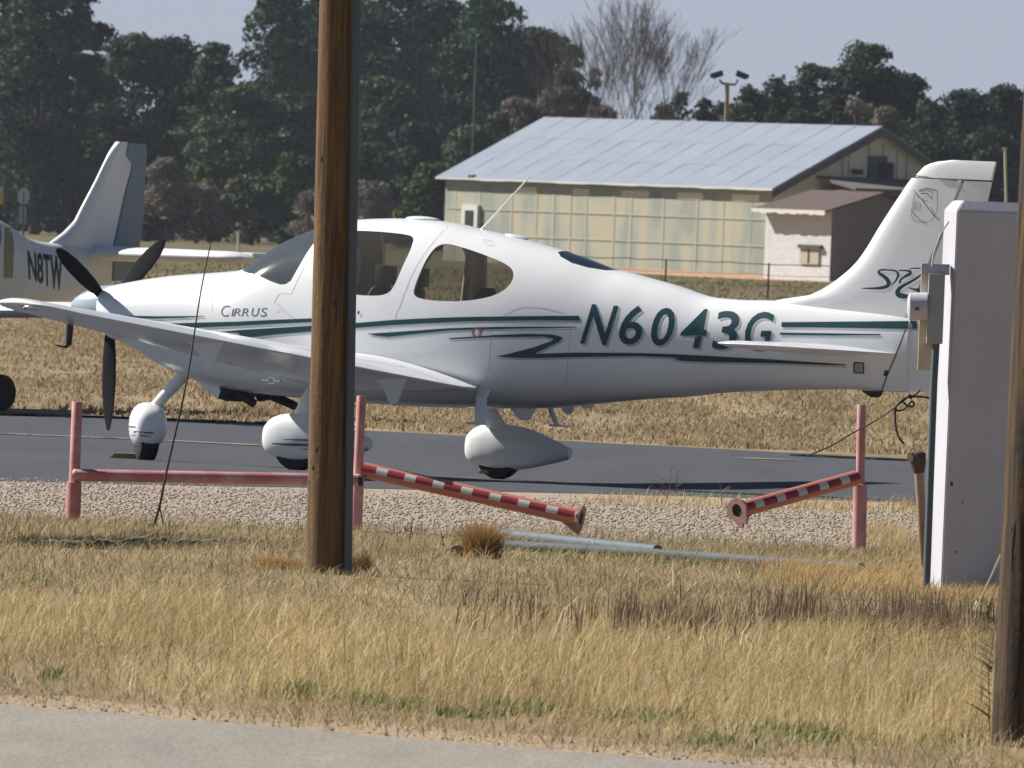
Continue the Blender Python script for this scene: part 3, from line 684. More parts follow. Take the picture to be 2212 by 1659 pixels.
hz = lambda z: interp(z, hinge) if z <= hinge[-1][0] else hinge[-1][1] + (z - hinge[-1][0]) * (hinge[-1][1] - hinge[0][1]) / (hinge[-1][0] - hinge[0][0])
def mono(tab):
    o_ = []
    for z, x in tab:
        if not o_ or z > o_[-1][0] + 0.004: o_.append((z, x))
    return o_
finLE = mono(finLE)
FZ1 = L(2028, 387).z
fzs = [1.15, 1.25] + lin(1.36, FZ1, 26)
tk_f = lambda z: 0.085 - 0.045 * (z - 1.1) / 1.3
vsurf('fin', lambda z: sinterp(z, finLE), lambda z: hz(z) - 0.008, fzs, tk_f, M['white'])
# rudder with its overhanging tip
rte = lambda z: interp(z, sorted(zx([(2153, 349), (2137, 422), (2043, 843)])))
vsurf('rudder', lambda z: hz(z) + 0.006, rte, lin(L(1904, 845).z + 0.01, FZ1 - 0.004, 24), lambda z: tk_f(max(1.15, z)) * 0.62, M['white'], hinge_round=True)
tipLE = mono(sorted(zx([(1979, 378), (1996, 360), (2012, 352), (2035, 347), (2057, 345.5)])))
zt1 = L(2057, 345.5).z
vsurf('fin_tip', lambda z: interp(z, tipLE), rte, lin(FZ1 + 0.008, zt1, 9), lambda z: tk_f(z) * 0.75 * math.sqrt(max(0.04, 1 - ((z - FZ1) / (zt1 + 0.01 - FZ1)) ** 2)), M['white'])
SMP = bmesh.new()
for s in (-1, 1):
    bm = bmesh.new(); secs = []
    AFs = airfoil(16, 0.095, 0.0)
    for y, a, b_ in ((0.05, 6.28, 7.22), (0.6, 6.36, 7.20), (1.2, 6.46, 7.17), (1.75, 6.56, 7.14), (1.90, 6.61, 7.13), (1.96, 6.70, 7.10), (1.98, 6.80, 7.02)):
        k = 1.0 if y < 1.8 else (0.7 if y < 1.93 else (0.4 if y < 1.97 else 0.1))
        secs.append([Vector((a + (b_ - a) * cx, s * y, 1.125 + cz * (b_ - a) * k)) for cx, cz in AFs])
    rings(bm, secs); bmesh.ops.recalc_face_normals(bm, faces=bm.faces)
    ts = obj('tailplane', bm, M['white'], AP, sm=50)
    bm = bmesh.new()
    for k in range(20):
        y0, y1 = 0.2 + k * 0.085, 0.2 + (k + 1) * 0.085; x0, x1 = 6.93 - y0 * 0.03, 6.93 - y1 * 0.03
        vs = [bm.verts.new(p) for p in (Vector((x0, s * y0, 1.1615)), Vector((x0 + 0.012, s * y0, 1.161)), Vector((x1 + 0.012, s * y1, 1.159)), Vector((x1, s * y1, 1.1595)))]
        bm.faces.new(vs)
    obj('elevator_gap', bm, M['seam'], ts)

# ---- spinner and propeller
bm = bmesh.new()
MX = Matrix(((0, 0, 1, 0), (0, 1, 0, 0), (-1, 0, 0, 1.185), (0, 0, 0, 1)))
lathe(bm, [(0.002, 0.0), (0.03, 0.012), (0.06, 0.045), (0.10, 0.11), (0.135, 0.19), (0.158, 0.27), (0.166, 0.33), (0.166, 0.37), (0.06, 0.372)], 32, MX)
bmesh.ops.recalc_face_normals(bm, faces=bm.faces)
sp = obj('spinner', bm, M['spinner'], AP, sm=35)
for k, a in enumerate((math.pi - 0.075, math.pi + 2.0194, math.pi - 2.1694)):
    d = Vector((0, math.sin(a), math.cos(a))); q = Vector((0, math.cos(a), -math.sin(a)))    # along the blade / in the disc across it
    secs = []
    for r_, ch, th, tw in ((0.10, 0.05, 0.045, 80), (0.17, 0.06, 0.040, 78), (0.26, 0.11, 0.026, 79), (0.42, 0.145, 0.018, 77), (0.60, 0.15, 0.013, 75), (0.78, 0.13, 0.010, 73), (0.90, 0.085, 0.008, 67), (0.955, 0.05, 0.006, 66), (0.975, 0.015, 0.004, 66)):
        ct, st = math.cos(rad(tw)), math.sin(rad(tw)); e1 = q * ct + Vector((1, 0, 0)) * st; e2 = Vector((1, 0, 0)) * ct - q * st
        secs.append([Vector((0.345, 0, 1.185)) + d * r_ + e1 * (ch / 2 * math.cos(t2)) + e2 * (th / 2 * math.sin(t2)) for t2 in [2 * math.pi * j / 14 for j in range(14)]])
    bm = bmesh.new(); rings(bm, secs); bmesh.ops.recalc_face_normals(bm, faces=bm.faces)
    obj('propeller_blade', bm, M['prop'], AP, sm=50)

# ---- undercarriage
def pant(name, ox, oy, oz, prof, parent, yaw=0.0, lean=0.0):
    """wheel fairing from (x, ztop, zbottom, halfwidth)"""
    bm = bmesh.new(); secs = []
    xs_ = lin(prof[0][0], prof[-1][0], 30)
    for x in xs_:
        zt_ = sinterp(x, [(p[0], p[1]) for p in prof]); zb_ = sinterp(x, [(p[0], p[2]) for p in prof]); hw = sinterp(x, [(p[0], p[3]) for p in prof])
        zc = (zt_ + zb_) / 2; hh = (zt_ - zb_) / 2
        secs.append([Vector((x, hw * math.copysign(abs(math.cos(a)) ** 0.85, math.cos(a)), zc + hh * math.copysign(abs(math.sin(a)) ** 0.8, math.sin(a)))) for a in [2 * math.pi * k / 24 for k in range(24)]])
    rings(bm, secs); bmesh.ops.recalc_face_normals(bm, faces=bm.faces)
    o = obj(name, bm, M['white'], parent, sm=50); o.matrix_local = Matrix.Translation((ox, oy, oz)) @ Matrix.Rotation(yaw, 4, 'Z') ; return o
def tyre(ox, oy, r_, w_, parent, yaw=0.0, name='tyre'):
    bm = bmesh.new(); pr = [(r_ * 0.5, -w_ * .42), (r_ * 0.8, -w_ / 2), (r_ * 0.95, -w_ * 0.42), (r_, -w_ * 0.2), (r_, w_ * 0.2), (r_ * 0.95, w_ * 0.42), (r_ * 0.8, w_ / 2), (r_ * 0.5, w_ * .42)]
    lathe(bm, pr, 32, Matrix.Rotation(math.pi / 2, 4, 'X')); bmesh.ops.recalc_face_normals(bm, faces=bm.faces)
    o = obj(name, bm, M['black'], parent, sm=50); o.matrix_local = Matrix.Translation((ox, oy, r_ - 0.004)) @ Matrix.Rotation(yaw, 4, 'Z'); return o
PP = [(-0.305, 0.245, 0.235, 0.004), (-0.295, 0.300, 0.180, 0.045), (-0.26, 0.355, 0.130, 0.085), (-0.20, 0.400, 0.095, 0.11), (-0.10, 0.428, 0.075, 0.125), (0.0, 0.432, 0.068, 0.128), (0.12, 0.425, 0.072, 0.12), (0.28, 0.395, 0.095, 0.10), (0.45, 0.335, 0.135, 0.072), (0.58, 0.285, 0.17, 0.05), (0.62, 0.27, 0.19, 0.04)]
for s in (-1, 1):
    gear = pant('wheel_fairing', 2.974, s * 1.66, 0.0, PP, AP)
    tyre(0, 0, 0.185, 0.14, gear)
    bm = bmesh.new(); secs = []
    for f, (y, z, x, ch, th) in enumerate([(1.05, 0.76, 2.93, 0.24, 0.07), (1.25, 0.66, 2.935, 0.22, 0.055), (1.42, 0.55, 2.945, 0.20, 0.045), (1.55, 0.44, 2.97, 0.19, 0.042), (1.62, 0.36, 3.0, 0.24, 0.06), (1.645, 0.28, 3.03, 0.30, 0.10)]):
        secs.append([Vector((x + ch / 2 * math.cos(a), s * (y + th / 2 * math.sin(a) * 0.9), z + th / 2 * math.sin(a) * 0.5)) for a in [2 * math.pi * k / 18 for k in range(18)]])
    rings(bm, secs); bmesh.ops.recalc_face_normals(bm, faces=bm.faces)
    obj('gear_leg', bm, M['white'], AP, sm=50)
ng = pant('nose_wheel_fairing', 0.735, 0.0, 0.0, [(-0.20, 0.20, 0.19, 0.004), (-0.19, 0.255, 0.14, 0.05), (-0.15, 0.31, 0.10, 0.09), (-0.08, 0.345, 0.075, 0.105), (0.0, 0.355, 0.068, 0.11), (0.1, 0.345, 0.075, 0.10), (0.2, 0.31, 0.10, 0.085), (0.28, 0.27, 0.13, 0.06), (0.32, 0.25, 0.15, 0.045)], AP, yaw=rad(128)); ng.scale = (1.28, 1.28, 1.28)
tyre(0, 0, 0.165, 0.12, ng)
bm = bmesh.new(); a_, b_ = L(325, 888), L(392, 815)
secs = []
for f in (0.0, 0.3, 0.7, 1.15):
    c_ = a_.lerp(b_, f); ch = 0.075 + 0.03 * f; dirv = (b_ - a_).normalized(); nrm = Vector((-dirv.z, 0, dirv.x))
    secs.append([c_ + nrm * ch / 2 * math.cos(a) + Vector((0, 1, 0)) * 0.045 * math.sin(a) for a in [2 * math.pi * k / 14 for k in range(14)]])
rings(bm, secs); bmesh.ops.recalc_face_normals(bm, faces=bm.faces); obj('nose_leg', bm, M['white'], AP, sm=50)
# thin wooden chock before the nose wheel
# exhaust stacks and cooling outlet
for (u0, v0, u1, v1, y) in ((496, 836, 549, 872, -0.16), (572, 848, 638, 877, 0.1)):
    bm = bmesh.new(); A_, B_ = L(u0, v0, y), L(u1, v1, y); tube(bm, [A_ + Vector((-0.02, 0, 0.05)), A_, B_], [0.05, 0.040, 0.034], 12)
    tube(bm, [A_ + Vector((-0.03, 0, 0.06)), A_ + Vector((0.0, 0, -0.06))], [0.08, 0.055], 12)
    obj('exhaust_pipe', bm, M['exhaust'], AP, sm=40)
bm = bmesh.new()                                     # chin scoop ahead of the exhaust
prism(bm, [Vector((p.x, -0.22, p.z)) for p in pts([(395, 800), (470, 862), (476, 845), (470, 820), (470, 800)], -0.22)], Vector((0, 0.44, 0)))
obj('cooling_outlet', bm, M['white'], AP)
bm = bmesh.new(); prism(bm, [Vector((p.x + 0.004, -0.215, p.z)) for p in pts([(470, 821), (471, 861), (486, 866), (494, 850), (520, 836)], -0.22)], Vector((0, 0.43, 0))); obj('outlet_baffle', bm, M['exhaust'], AP)
# boarding steps
for s, uv in ((-1, [(1040, 858), (1037, 913)]), (1, [(1188, 880), (1202, 917)])):
    y = -0.52 if s < 0 else 0.52
    a_, b_ = L(*uv[0], y), L(*uv[1], y)
    bm = bmesh.new()
    ch = 0.10 if s < 0 else 0.05
    secs = [[c_ + Vector((ch / 2 * math.cos(a), 0.016 * math.sin(a), 0)) for a in [2 * math.pi * k / 12 for k in range(12)]] for c_ in (a_ + Vector((0, -s * 0.1, 0.10)), a_, b_)]
    rings(bm, secs)
    box(bm, b_ + Vector((0, s * 0.055, -0.008)), (0.10, 0.17, 0.018), bev=0.004)
    bmesh.ops.recalc_face_normals(bm, faces=bm.faces); obj('boarding_step', bm, M['white'], AP, sm=40)
# belly aerials
bm = bmesh.new(); pl_ = pts([(1100, 878), (1158, 878), (1152, 890), (1142, 908), (1124, 908), (1114, 896)]); prism(bm, [Vector((p.x, -0.012, p.z)) for p in pl_], Vector((0, 0.024, 0))); obj('belly_aerial', bm, M['white'], AP)
bm = bmesh.new(); pl_ = pts([(1250, 872), (1283, 872), (1278, 882), (1262, 883)]); prism(bm, [Vector((p.x, -0.01, p.z)) for p in pl_], Vector((0, 0.02, 0))); obj('drain_mast', bm, M['white'], AP)
# roof fittings
def puck(name, u, v, lx, ly, lz, m='white', dx=0):
    q = L(u, v); s_ = (sinterp(q.x + 0.1, TOP) - sinterp(q.x - 0.1, TOP)) / 0.2
    bm = bmesh.new(); mt = Matrix.Translation((q.x, 0, sinterp(q.x, TOP))) @ Matrix.Rotation(-math.atan(s_), 4, 'Y') @ Matrix.Diagonal((lx, ly, lz, 1))
    bmesh.ops.create_uvsphere(bm, u_segments=24, v_segments=12, radius=1.0, matrix=mt); obj(name, bm, M[m], AP, sm=60)
puck('dome_aerial', 914, 474, 0.145, 0.10, 0.026)
puck('flat_aerial', 1116, 511, 0.10, 0.06, 0.018)
bm = bmesh.new(); a_, b_ = L(1041, 496), L(1144, 382)
tube(bm, [a_ + (a_ - b_).normalized() * 0.02, a_.lerp(b_, 0.12), b_], [0.016, 0.010, 0.006], 8); obj('whip_aerial', bm, M['white'], AP, sm=50)
# tail skid with tie-down eye
bm = bmesh.new(); pl_ = pts([(1862, 843), (1872, 851), (1883, 858), (1893, 859), (1902, 855), (1906, 845)]); prism(bm, [Vector((p.x, -0.02, p.z)) for p in pl_], Vector((0, 0.04, 0))); obj('tail_skid', bm, M['darkseam'], AP)

# ---- cabin: seats, panel, floor shelf
def seat(x, y, m, head=True, zf=0.0):
    e = []
    bm = bmesh.new(); R_ = Matrix.Rotation(rad(14), 3, 'Y')
    secs = []
    for f, hw, th in ((0, 0.23, 0.07), (0.4, 0.235, 0.075), (0.75, 0.21, 0.06), (0.92, 0.15, 0.05), (1.0, 0.08, 0.03)):
        z = 0.85 + 0.62 * f + zf; xx = x + 0.17 * f
        secs.append([Vector((xx + th * math.cos(a), y + hw * math.copysign(abs(math.sin(a)) ** 0.7, math.sin(a)), z)) for a in [2 * math.pi * k / 16 for k in range(16)]])
    rings(bm, secs); box(bm, (x - 0.22, y, 0.86 + zf), (0.5, 0.46, 0.16), bev=0.04)
    if head: box(bm, (x + 0.19, y, 1.53 + zf), (0.08, 0.24, 0.15), bev=0.03)
    bmesh.ops.recalc_face_normals(bm, faces=bm.faces); obj('seat', bm, M[m], AP, sm=50)
seat(2.72, -0.27, 'seat'); seat(2.72, 0.27, 'seat'); seat(3.62, -0.24, 'seat', False); seat(3.62, 0.24, 'seat', False); 
bm = bmesh.new(); secs = []
pl_ = [(1.78, 1.34), (1.88, 1.40), (2.04, 1.42), (2.12, 1.36), (2.08, 1.0), (1.76, 1.0)]
prism(bm, [Vector((x, -0.42, z)) for x, z in pl_], Vector((0, 0.84, 0))); obj('instrument_panel', bm, M['seat'], AP)
bm = bmesh.new(); box(bm, (2.9, 0, 0.72), (2.6, 0.9, 0.04)); obj('cabin_floor', bm, M['interior'], AP)
for s in (-1, 1):                                    # roll-over frame seen through the windows
    bm = bmesh.new(); tube(bm, [Vector((3.05, s * 0.52, 0.95)), Vector((3.20, s * 0.50, 1.35)), Vector((3.30, s * 0.36, 1.74))], [0.035, 0.035, 0.03], 8)
    obj('cabin_frame', bm, M['interior'], AP, sm=50)

# ---- markings, laid on the skin
bmj = bmesh.new()
for o in AP.children:
    if o.type == 'MESH' and o.name.split('.')[0] in ('fuselage', 'fin', 'rudder', 'fin_tip'):
        bmj.from_mesh(o.data)
outer2 = fus_mesh(XSF); tmpm = bpy.data.meshes.new('t'); outer2.to_mesh(tmpm); bmj.from_mesh(tmpm); outer2.free()
BVA = BVHTree.FromBMesh(bmj); bmj.free()
def project(bm, off, bv, frame=FR):
    o_ = frame.I @ CAM; R3 = frame.I.to_3x3()
    for v in bm.verts:
        d_ = (R3 @ ray(v.co.x, v.co.y)).normalized()
        h_, n_, i_, ds = bv.ray_cast(o_, d_)
        if h_ is None:
            q = frame.loc(v.co.x, v.co.y, 0); h_, n_, i_, ds = bv.find_nearest(q)
        if n_.dot(d_) > 0: n_ = -n_
        v.co = h_ + n_ * off
def cutgrid(bm, step=7.0):
    us = [v.co.x for v in bm.verts]; vs = [v.co.y for v in bm.verts]
    for ax, (lo, hi) in enumerate(((min(us), max(us)), (min(vs), max(vs)))):
        k = lo + step
        while k < hi:
            co = [0, 0, 0]; no = [0, 0, 0]; co[ax] = k; no[ax] = 1
            bmesh.ops.bisect_plane(bm, geom=list(bm.verts) + list(bm.edges) + list(bm.faces), plane_co=co, plane_no=no, dist=1e-4); k += step
def decal_poly(name, poly_list, m, off=0.004, parent=AP, bv=None, frame=FR, step=7.0):
    bm = bmesh.new()
    for poly in poly_list:
        tris = tessellate_polygon([[Vector((p[0], p[1], 0)) for p in poly]])
        vs = [bm.verts.new((p[0], p[1], 0)) for p in poly]
        for t_ in tris:
            try: bm.faces.new([vs[i] for i in t_])
            except ValueError: pass
    cutgrid(bm, step); project(bm, off, bv or BVA, frame)
    bmesh.ops.recalc_face_normals(bm, faces=bm.faces)
    return obj(name, bm, M[m] if isinstance(m, str) else m, parent)
def stroke(pts_, wid):
    """polyline stroke -> list of quads"""
    out = []; n = len(pts_); P2 = [Vector(p) for p in pts_]; L_, R_ = [], []
    for i in range(n):
        t_ = (P2[min(i + 1, n - 1)] - P2[max(i - 1, 0)]).normalized(); nn = Vector((-t_.y, t_.x))
        w_ = (wid[i] if isinstance(wid, (list, tuple)) else wid) / 2
        L_.append(P2[i] + nn * w_); R_.append(P2[i] - nn * w_)
    return [[L_[i], L_[i + 1], R_[i + 1], R_[i]] for i in range(n - 1)]
def chaikin(pts_, it=2):
    for _ in range(it):
        o_ = [pts_[0]]
        for a, b_ in zip(pts_[:-1], pts_[1:]):
            o_ += [(a[0] * .75 + b_[0] * .25, a[1] * .75 + b_[1] * .25), (a[0] * .25 + b_[0] * .75, a[1] * .25 + b_[1] * .75)]
        o_.append(pts_[-1]); pts_ = o_
    return pts_
C4 = lambda l: [(0.3418 * x, 540 + 0.3418 * y) for x, y in l]
C5 = lambda l: [(729 + 0.3418 * x, 540 + 0.3418 * y) for x, y in l]
C6 = lambda l: [(1456 + 0.3418 * x, 540 + 0.3418 * y) for x, y in l]
stripes = [
    C4([(712, 412), (850, 416), (1000, 419), (1290, 417), (1290, 420), (1000, 432), (850, 430), (724, 427)]),
    C4([(965, 472), (1100, 464), (1300, 458), (1500, 453), (1700, 443), (1980, 432)]) + C5([(120, 462), (350, 443), (600, 430), (800, 424), (1000, 421), (1300, 417), (1528, 416), (1528, 446), (1300, 443), (1000, 448), (800, 451), (600, 461), (350, 474), (120, 492)]) + C4([(1980, 455), (1700, 467), (1500, 478), (1200, 491), (1000, 490)]),
    C4([(1375, 519), (1500, 507), (1750, 492), (1980, 478)]) + [(730, 698), (738, 706)] + C4([(1980, 514), (1750, 532), (1600, 548), (1462, 556), (1520, 540), (1500, 522)]),
    C5([(185, 530), (350, 520), (700, 495), (1000, 486), (1505, 485), (1505, 491), (1000, 500), (700, 509), (320, 549), (265, 545)]),
    C5([(707, 558), (1000, 537), (1200, 530), (1350, 533), (1405, 545), (1425, 556), (1400, 580), (1320, 620), (1245, 657), (1500, 648), (1900, 651), (2130, 658)]) + C6([(200, 668), (600, 690), (1085, 722), (1085, 730), (600, 714), (200, 707), (0, 697)]) + C5([(2080, 702), (2160, 690), (2130, 680), (1900, 670), (1500, 676), (1300, 681), (1150, 683), (1000, 673), (1100, 652), (1250, 612), (1360, 572), (1365, 560), (1300, 548), (1000, 551), (710, 566)]),
    C6([(680, 457), (900, 455), (1535, 449), (1535, 499), (900, 489), (680, 487)]),
    C6([(670, 523), (900, 526), (1200, 531), (1305, 532), (1305, 541), (1000, 540), (670, 535)])]
seen = []
for st in stripes:
    c1 = sum(p[0] for p in st) / len(st)
    decal_poly('stripe_shadow', [[(u + 3, v + 4.6) for u, v in st]], 'shadowgrey', 0.0015)
    decal_poly('stripe', [st], 'green', 0.0028)
def text2d(s, offset=0.0, shear=0.0, res=4):
    c = bpy.data.curves.new('txt', 'FONT'); c.body = s; c.offset = offset; c.resolution_u = res; c.shear = shear
    o = bpy.data.objects.new('txt', c); COL.objects.link(o)
    dg = bpy.context.evaluated_depsgraph_get(); dg.update(); me = bpy.data.meshes.new_from_object(o.evaluated_get(dg))
    bpy.data.objects.remove(o); bm = bmesh.new(); bm.from_mesh(me); bpy.data.meshes.remove(me); return bm
def glyph(ch, boxpx, offset, shear_px, base_slope=0.0, dx=0, dy=0):
    """glyph fitted into (u0,v0,u1,v1) before a horizontal slant of shear_px over its height"""
    bm = text2d(ch, offset); xs_ = [v.co.x for v in bm.verts]; ys_ = [v.co.y for v in bm.verts]
    x0, x1, y0, y1 = min(xs_), max(xs_), min(ys_), max(ys_); u0, v0, u1, v1 = boxpx
    for v in bm.verts:
        fx_, fy_ = (v.co.x - x0) / (x1 - x0), (v.co.y - y0) / (y1 - y0)
        v.co = Vector((u0 + fx_ * (u1 - u0 - shear_px) + shear_px * fy_ + dx, v1 - fy_ * (v1 - v0) + base_slope * fx_ + dy, 0))
    return bm
def glyph_decal(name, items, m, off, parent=AP, bv=None, frame=FR, step=7.0, dx=0, dy=0):
    bm = bmesh.new()
    for it in items:
        g_ = glyph(*it, dx=dx, dy=dy); me = bpy.data.meshes.new('g'); g_.to_mesh(me); g_.free(); bm.from_mesh(me); bpy.data.meshes.remove(me)
    bmesh.ops.triangulate(bm, faces=bm.faces); cutgrid(bm, step); project(bm, off, bv or BVA, frame)
    return obj(name, bm, M[m], parent)
reg = [('N', (1253, 657, 1336, 742), 0.012, 26, 4), ('6', (1333, 660, 1397, 745), 0.012, 14, 0), ('0', (1400, 665, 1464, 747), 0.012, 16, 0), ('4', (1464, 668, 1537, 752), 0.012, 18, 0), ('3', (1537, 672, 1602, 755), 0.012, 14, 0), ('G', (1602, 674, 1675, 757), 0.012, 16, 0)]
for it in reg:
    glyph_decal('registration_letter_shadow', [it], 'shadowgrey', 0.0015, dx=4.5, dy=4.5)
    glyph_decal('registration_letter', [it], 'green', 0.0028)
cz = [('C', (476, 660, 498, 684), -0.004, 4, 0), ('I', (500, 667, 506, 683), 0.012, 3, 0), ('R', (505, 666, 524, 683), -0.004, 4, 0), ('R', (522, 666, 541, 683), -0.004, 4, 0), ('U', (542, 665, 561, 683), -0.004, 4, 0), ('S', (562, 665, 579, 684), -0.004, 4, 0)]
glyph_decal('maker_lettering', cz, 'greytext', 0.0018, step=9)
Z5 = lambda l: [(1836 + 0.3254 * x, 324 + 0.3254 * y) for x, y in l]
sw = []
for p_, w_ in (([(75, 918), (150, 920), (230, 915), (262, 893), (252, 862), (222, 836), (195, 820), (188, 804), (212, 794), (260, 797), (308, 802), (323, 825), (316, 850), (300, 875), (278, 897)], [2, 10, 20, 26, 26, 22, 18, 13, 10, 9, 12, 16, 14, 9, 3]),
                   ([(325, 799), (370, 800), (405, 806), (400, 824), (362, 842), (330, 866), (335, 885)], [8, 9, 16, 22, 14, 12, 16]),
                   ([(476, 826), (448, 848), (400, 878), (345, 905), (315, 935), (318, 962), (352, 971), (402, 974)], [10, 14, 16, 20, 30, 34, 30, 8]),
                   ([(398, 790), (440, 783), (476, 788)], [4, 9, 6]), ([(388, 914), (420, 924), (460, 932)], [4, 11, 30])):
    sm_ = chaikin(Z5(p_), 2); k = len(sm_); ww = [float(np.interp(i / (k - 1), np.linspace(0, 1, len(w_)), w_)) * 0.3254 for i in range(k)]
    sw += stroke(sm_, ww)
decal_poly('tail_lettering', sw, 'green', 0.002, step=12)
cr = []
for p_, w_ in (([(435, 285), (422, 330), (415, 385), (410, 440), (425, 470), (500, 485), (550, 465), (580, 400), (580, 268)], 3.2), ([(420, 265), (470, 320), (560, 440), (600, 466)], 4), ([(404, 393), (430, 430), (462, 465), (505, 480)], 4),
                   ([(455, 270), (500, 256), (550, 262), (575, 270)], 6), ([(462, 276), (510, 264), (550, 280), (540, 330)], 4), ([(470, 290), (515, 290), (540, 320)], 5), ([(440, 300), (500, 340), (520, 330)], 3),
                   ([(430, 340), (425, 400)], 3), ([(445, 330), (435, 395)], 3), ([(458, 345), (448, 400)], 3), ([(470, 360), (462, 405)], 3), ([(540, 380), (560, 430), (565, 445)], 3)):
    cr += stroke(Z5(p_), w_ * 0.3254)
decal_poly('tail_emblem', cr, 'greytext', 0.002, step=14)
seams = []
for p_ in ([(968, 488), (952, 505), (925, 537), (905, 566), (888, 598), (866, 655), (850, 695), (840, 716)], [(682, 536), (665, 562), (651, 588), (638, 616), (629, 635), (606, 634), (600, 640), (592, 653), (600, 658), (614, 667)],
           [(600, 676), (606, 668), (640, 690), (670, 722)],
           [(1232, 706), (1230, 740), (1226, 780), (1224, 826)], [(1062, 712), (1060, 740), (1058, 770), (1057, 800)], [(1078, 692), (1092, 680), (1110, 669), (1132, 663), (1170, 665), (1216, 676)], [(461, 598), (460, 640), (458, 672)],
           [(1045, 517), (1066, 522), (1068, 531), (1055, 530), (1046, 524), (1045, 518)]):
    decal_poly('panel_seam', stroke(p_, 1.5), 'seam', 0.0012, step=14)
hl = []
for p_ in ([(1957, 712), (1946, 740), (1930, 780), (1915, 815), (1905, 844)],): hl += stroke(p_, 2.4)
hl += stroke([(1915, 800), (1913, 812)], 8)
decal_poly('rudder_gap', hl, 'darkseam', 0.006, step=14)
decal_poly('fin_tip_gap', stroke([(1980, 379.5), (2005, 383), (2028, 386.5)], 1.8) + stroke([(2030, 386.5), (2082, 392)], 2), 'darkseam', 0.006, step=14)
decal_poly('static_vent', [[(1846, 784), (1866, 785), (1866, 805), (1846, 804)]], 'greybox', 0.002, step=12)
decal_poly('vent_frame', stroke([(1845, 783), (1866, 784), (1866, 806), (1845, 805), (1845, 783)], 3), 'darkseam', 0.004, step=12)
ringp = [(1031 + 9 * math.cos(a), 718 + 10 * math.sin(a)) for a in [2 * math.pi * k / 20 for k in range(21)]]
decal_poly('fuel_ring', stroke(ringp, 3), 'reddecal', 0.009, step=20)
decal_poly('fuel_cap', [[(1031 + 4 * math.cos(a), 718 + 7 * math.sin(a)) for a in [2 * math.pi * k / 12 for k in range(12)]]], 'chrome', 0.009, step=20)
decal_poly('door_lock', [[(773, 672), (777, 672), (777, 679), (773, 679)]], 'darkseam', 0.005)
# thin stripes on the wheel fairings
def pant_bv(o):
    bm = bmesh.new(); bm.from_mesh(o.data); bm.transform(o.matrix_local); b_ = BVHTree.FromBMesh(bm); bm.free(); return b_
for o in list(AP.children):
    nm = o.name.split('.')[0]
    if nm == 'nose_wheel_fairing':
        ps = stroke([(267, 921), (285, 922), (302, 923)], [2, 2.6, 1.2]) + stroke([(268, 930), (290, 933), (330, 936)], [1.5, 3.4, 3]) + stroke([(285, 940), (310, 942), (324, 943)], [1.2, 2.4, 1.2])
    elif nm == 'wheel_fairing' and o.matrix_local.translation.y < 0:
        ps = stroke([(612, 949), (640, 950), (690, 951)], [1.2, 2.8, 3]) + stroke([(588, 958), (620, 960), (690, 962)], [2, 4, 4.5]) + stroke([(655, 970), (690, 971)], [1.5, 3])
    else: continue
    bvp = pant_bv(o)
    d_ = decal_poly('fairing_stripe', ps, 'green', 0.006, bv=bvp, step=12)
    d_.parent = o; d_.matrix_parent_inverse = o.matrix_local.inverted()
    if abs(1) and nm == 'wheel_fairing': pass

# wheel chocks of bare wood
def chock(u0, u1, v0, v1, Y, lab, sl=0.3):
    a_, b_ = P(u0, v1, Y), P(u1, v0, Y); hgt = (v1 - v0) / ppm(Y); ln_ = (u1 - u0) / ppm(Y); zb = a_.z
    root = Vector((a_.x, Y, max(0.010, gz(a_.x, Y) + 0.008)))
    bm = bmesh.new(); prism(bm, [Vector((0, 0, 0)), Vector((ln_, 0, 0)), Vector((ln_, 0, hgt)), Vector((ln_ * sl, 0, hgt))], Vector((0, 0.14, 0)))
    o = obj('wheel_chock', bm, M['chockwood']); o.location = root; tag(o, lab, 'wheel chock')
M['chockwood'] = mat('bare_wood', (0.30, 0.21, 0.12), 0.8, noise=(6, 0.4, 0.7, (0.2, 0.13, 0.07), (1, 6, 6)))
chock(235, 296, 984, 995, 101.3, 'low wedge of bare wood lying in front of the nose wheel', 0.22)
chock(1034, 1056, 1013, 1019, 101.4, 'pale sliver of wood in front of the right main wheel', 0.1)

# ================================================================== the second aeroplane, its tail towards us
F2 = make_frame(rad(50), 0.0, 0.0, P(105, 526, 126.5), 0.0, sgn=1)
# for this frame the near (left) wing points right and towards the camera: near side is local -y
zoff = F2.O.z; F2 = Frame(Vector((F2.O.x, F2.O.y, 0.006)), F2.A, F2.R, F2.U)
A2_ = empty('parked_aeroplane', (0, 0, 0), 'grey-white aeroplane with a slate blue rudder and N8TW on its side, behind the striped one', 'aeroplane')
A2_.matrix_world = F2.M; L2 = F2.loc
tp = [(p.x, p.z) for p in [L2(-120, 430), L2(-60, 452), L2(0, 481), (L2(20, 494)), L2(40, 508), L2(60, 516), L2(80, 521), L2(110, 525)]]
TOP2 = [(-6.3, 1.25), (-5.6, 1.45), (-4.6, 1.55), (-4.0, 1.75), (-3.2, 2.1), (-2.4, 2.15)] + [t_ for t_ in tp if t_[0] > -2.2] + [(0.4, 1.60), (0.7, 1.56), (0.90, 1.50)]
BOT2 = [(-6.3, 0.95), (-5.6, 0.8), (-4.5, 0.72), (-3, 0.70), (-2, 0.74), (-1, 0.84), (0.0, 0.98), (0.6, 1.08), (0.90, 1.18)]
HW2 = [(-6.3, 0.2), (-5.6, 0.45), (-4, 0.56), (-3, 0.57), (-2, 0.50), (-1, 0.36), (0, 0.22), (0.6, 0.10), (0.90, 0.04)]
bm = bmesh.new(); secs = []
